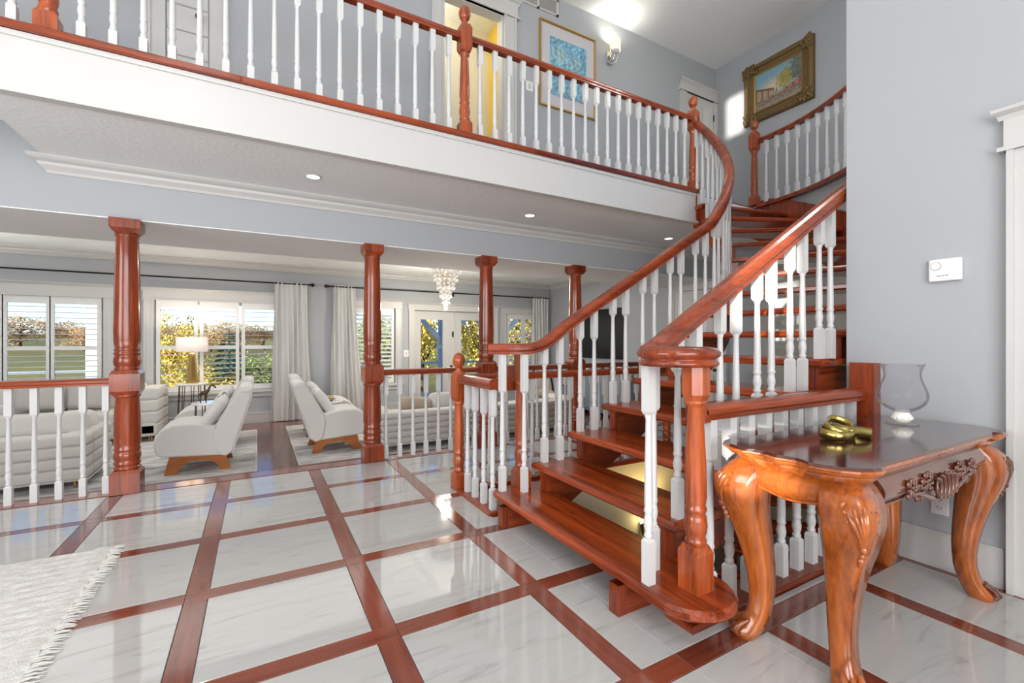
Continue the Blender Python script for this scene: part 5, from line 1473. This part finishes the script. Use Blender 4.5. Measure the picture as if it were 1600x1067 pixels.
ac = thing('round_back_chair', 'dark arched round-backed chair beyond the stair railing', 'chair', (4.95, 7.6, ZL), -0.5)
link('back_hoop', MB().tube([(.26 * math.cos(a), .22 - .0 * a, .42 + .50 * math.sin(a)) for a in [PI * i / 16 for i in range(17)]], 0.018, 8), 'black_metal', ac)
link('back_panel', MB().loft([[(.24 * math.cos(a), y0, .44 + .46 * math.sin(a)) for a in [PI * i / 16 for i in range(17)]] for y0 in (.205, .235)], sm=False), 'pillow_taupe', ac)
link('seat', MB().rbox(0, 0, .42, .50, .48, .12, .05), 'pillow_taupe', ac)
for sx in (-1, 1):
    for sy in (-1, 1):
        link('leg', MB().tube([(sx * .20, sy * .18, .38), (sx * .23, sy * .21, 0)], [.018, .012], 8), 'black_metal', ac)

# ------------------------------------------------------------------ outdoors
gr = MB(); nx, ny = 60, 40; vs = []; fs = []
for j in range(ny + 1):
    for i in range(nx + 1):
        x = -90 + 200 * i / nx; y_ = 9.6 + 150 * (j / ny) ** 1.6
        t = max(0, (y_ - 14) / 60)
        vs.append((x, y_, -0.75 - 0.6 * math.exp(-((y_ - 18) / 8) ** 2) + 1.9 * min(t, 1.6) ** 1.3 + 0.25 * math.sin(x * .09 + y_ * .07)))
for j in range(ny):
    for i in range(nx):
        a = j * (nx + 1) + i; fs.append((a, a + 1, a + nx + 2, a + nx + 1))
struct('ground_lawn', MB().add(vs, fs, True), 'lawn', label='golden autumn lawn and hillside outside the windows')
def gz_(x, y_):
    t = max(0, (y_ - 14) / 60)
    return -0.75 - 0.6 * math.exp(-((y_ - 18) / 8) ** 2) + 1.9 * min(t, 1.6) ** 1.3 + 0.25 * math.sin(x * .09 + y_ * .07)
TM = {}
def tree_mesh(kind, seed):
    rt = random.Random(seed); f = MB(); t = MB()
    if kind == 'spruce':
        t.tube([(0, 0, 0), (0, 0, 1.0)], [.035, .005], 7)
        for L_ in range(16):
            z = 0.10 + 0.88 * L_ / 16; R = 0.36 * (1 - L_ / 16.5)
            for k in range(16):
                a = 2 * PI * (k + rt.random() * .6) / 16; r = R * rt.uniform(.8, 1.1)
                for s in range(7):
                    q = r * (s + .5) / 7; c, sn = math.cos(a + rt.uniform(-.14, .14)), math.sin(a + rt.uniform(-.14, .14))
                    p = Vector((q * c, q * sn, z - .10 * q + rt.uniform(-.01, .01))); w = .022
                    f.add([p + Vector((-sn * w, c * w, .006)), p + Vector((c * .04, sn * .04, -.015)), p + Vector((sn * w, -c * w, -.006))], [(0, 1, 2)])
    else:
        t.tube([(0, 0, 0), (.01, .0, .2), (-.01, .01, .45), (0, 0, .8)], [.035, .026, .018, .004], 7)
        tips = []
        for k in range(16):
            a = rt.uniform(0, 2 * PI); z0 = rt.uniform(.16, .6); L_ = rt.uniform(.2, .42)
            e = Vector((L_ * math.cos(a), L_ * math.sin(a), z0 + rt.uniform(.1, .34)))
            t.tube([(0, 0, z0), tuple(e * .5 + Vector((0, 0, z0 * .5 + .02))), tuple(e)], [.012, .007, .002], 5)
            tips.append(e)
        tips += [Vector((rt.uniform(-.2, .2), rt.uniform(-.2, .2), rt.uniform(.3, .95))) for _ in range(14)]
        for e in tips:
            for _ in range(130):
                d = Vector((rt.gauss(0, .075), rt.gauss(0, .075), rt.gauss(0, .065))); p = e + d
                n1 = Vector((rt.gauss(0, 1), rt.gauss(0, 1), rt.gauss(0, 1))).normalized(); n2 = n1.orthogonal().normalized(); w = rt.uniform(.010, .020)
                n3 = n1.cross(n2)
                f.add([p + n2 * w, p + n3 * w * .7, p - n2 * w, p - n3 * w * .7], [(0, 1, 2, 3)])
    return t.mesh('trunk'), f.mesh('foliage')
for key, kd, sd in (('round', 'broad', 1), ('loose', 'broad', 2), ('spruce', 'spruce', 3)):
    TM[key] = tree_mesh(kd, sd)
MC = {}
def tree(label, kind, x, y_, h, mat, wide=1.0, rz=0.0):
    t = thing('spruce_tree' if kind == 'spruce' else 'autumn_tree', label, 'tree', (x, y_, gz_(x, y_) - .05), rz, 'trees outside the windows')
    t.scale = (h * wide, h * wide, h)
    tr, fo_ = TM[kind]
    if not tr.materials: tr.materials.append(MATS['bark'])
    if (kind, mat) not in MC:
        m2 = fo_.copy(); m2.materials.clear(); m2.materials.append(MATS[mat]); MC[(kind, mat)] = m2
    link('trunk', tr, None, t); link('foliage', MC[(kind, mat)], None, t)
tree('yellow leafy tree outside the left panel of the lamp window', 'round', -2.3, 17.5, 3.3, 'leaf_yellow', 0.62)
tree('dark green spruce outside the middle panel of the lamp window', 'spruce', -0.75, 16.2, 2.75, 'leaf_spruce', 0.95)
tree('yellow shrub low outside the lamp window', 'round', -1.35, 15.2, 1.6, 'leaf_yellow', 1.5, 1)
tree('green shrub outside the right panel of the lamp window', 'loose', 0.35, 15.8, 2.0, 'leaf_green', 1.0)
tree('green bush outside the narrow slatted window', 'loose', 3.4, 16.0, 3.2, 'leaf_green', 0.75, 2)
tree('yellow-green tree outside the left French door', 'round', 5.6, 17.0, 4.2, 'leaf_yellow', 0.75, 3)
tree('yellow tree outside the right French door', 'loose', 8.6, 18.0, 4.5, 'leaf_yellow', 0.75, 4)
tree('yellow tree outside the small corner window', 'round', 10.8, 18.5, 5.0, 'leaf_yellow', 0.75, 5)
rt = random.Random(21)
ORD = ['first', 'second', 'third', 'fourth', 'fifth', 'sixth']
for a, n, win in ((-23.5, 6, 'wide left window'), (-8.2, 5, 'lamp window')):
    for i in range(n):
        mt = ('leaf_tan', 'leaf_orange', 'leaf_tan')[i % 3]
        tree('far %s hillside tree, %s from the left through the %s' % (('tan', 'orange', 'tan')[i % 3], ORD[i], win), ('round', 'loose')[i % 2], a + i * 2.2, (52, 56, 50)[i % 3], rt.uniform(2.2, 3.0), mt, 1.9, rt.uniform(0, 6))
# deck guard and pergola
dk = thing('deck', 'wooden deck outside the French doors', 'deck', (0, 0, 0))
for k in range(24):
    link('deck_board', MB().box(-6 + 0.0, 8.0, 9.50 + k * .14, 9.50 + k * .14 + .134, ZL - .10, ZL - .06), 'pergola_paint', dk)
dg = thing('deck_railing', 'blue-grey deck railing outside the wide left window', 'railing', (0, 12.7, ZL - .06))
link('top_rail', MB().box(-6, -2.4, -.06, .06, 0.86, 0.91), 'pergola_paint', dg)
link('post', MB().box(-3.72, -3.62, -.05, .05, 0, 0.86), 'pergola_paint', dg)
link('post', MB().box(-5.6, -5.5, -.05, .05, 0, 0.86), 'pergola_paint', dg)
pg = thing('pergola', 'blue-grey timber pergola with braced posts outside the French doors', 'pergola', (0, 0, ZL - .06))
for x in (4.55, 6.25):
    link('post', MB().box(x - .11, x + .11, 11.9, 12.12, 0, 2.75), 'pergola_paint', pg)
    for sx in (-1, 1):
        link('brace', MB().loft([[(x + sx * .08, yy, 1.45), (x + sx * .08, yy, 1.62), (x + sx * .75, yy, 2.35), (x + sx * .75, yy, 2.18)] for yy in (11.95, 12.07)], sm=False), 'siding_white', pg)
    link('post_cap', MB().box(x - .15, x + .15, 11.86, 12.16, 1.30, 1.42), 'siding_white', pg)
link('beam', MB().box(2.6, 8.6, 11.92, 12.1, 2.30, 2.52), 'siding_white', pg)
link('beam', MB().box(3.4, 8.0, 12.66, 12.74, 0.86, 0.92), 'pergola_paint', pg)
link('window_post', MB().box(-2.98, -2.80, 12.0, 12.2, 0, 2.9), 'siding_white', pg)
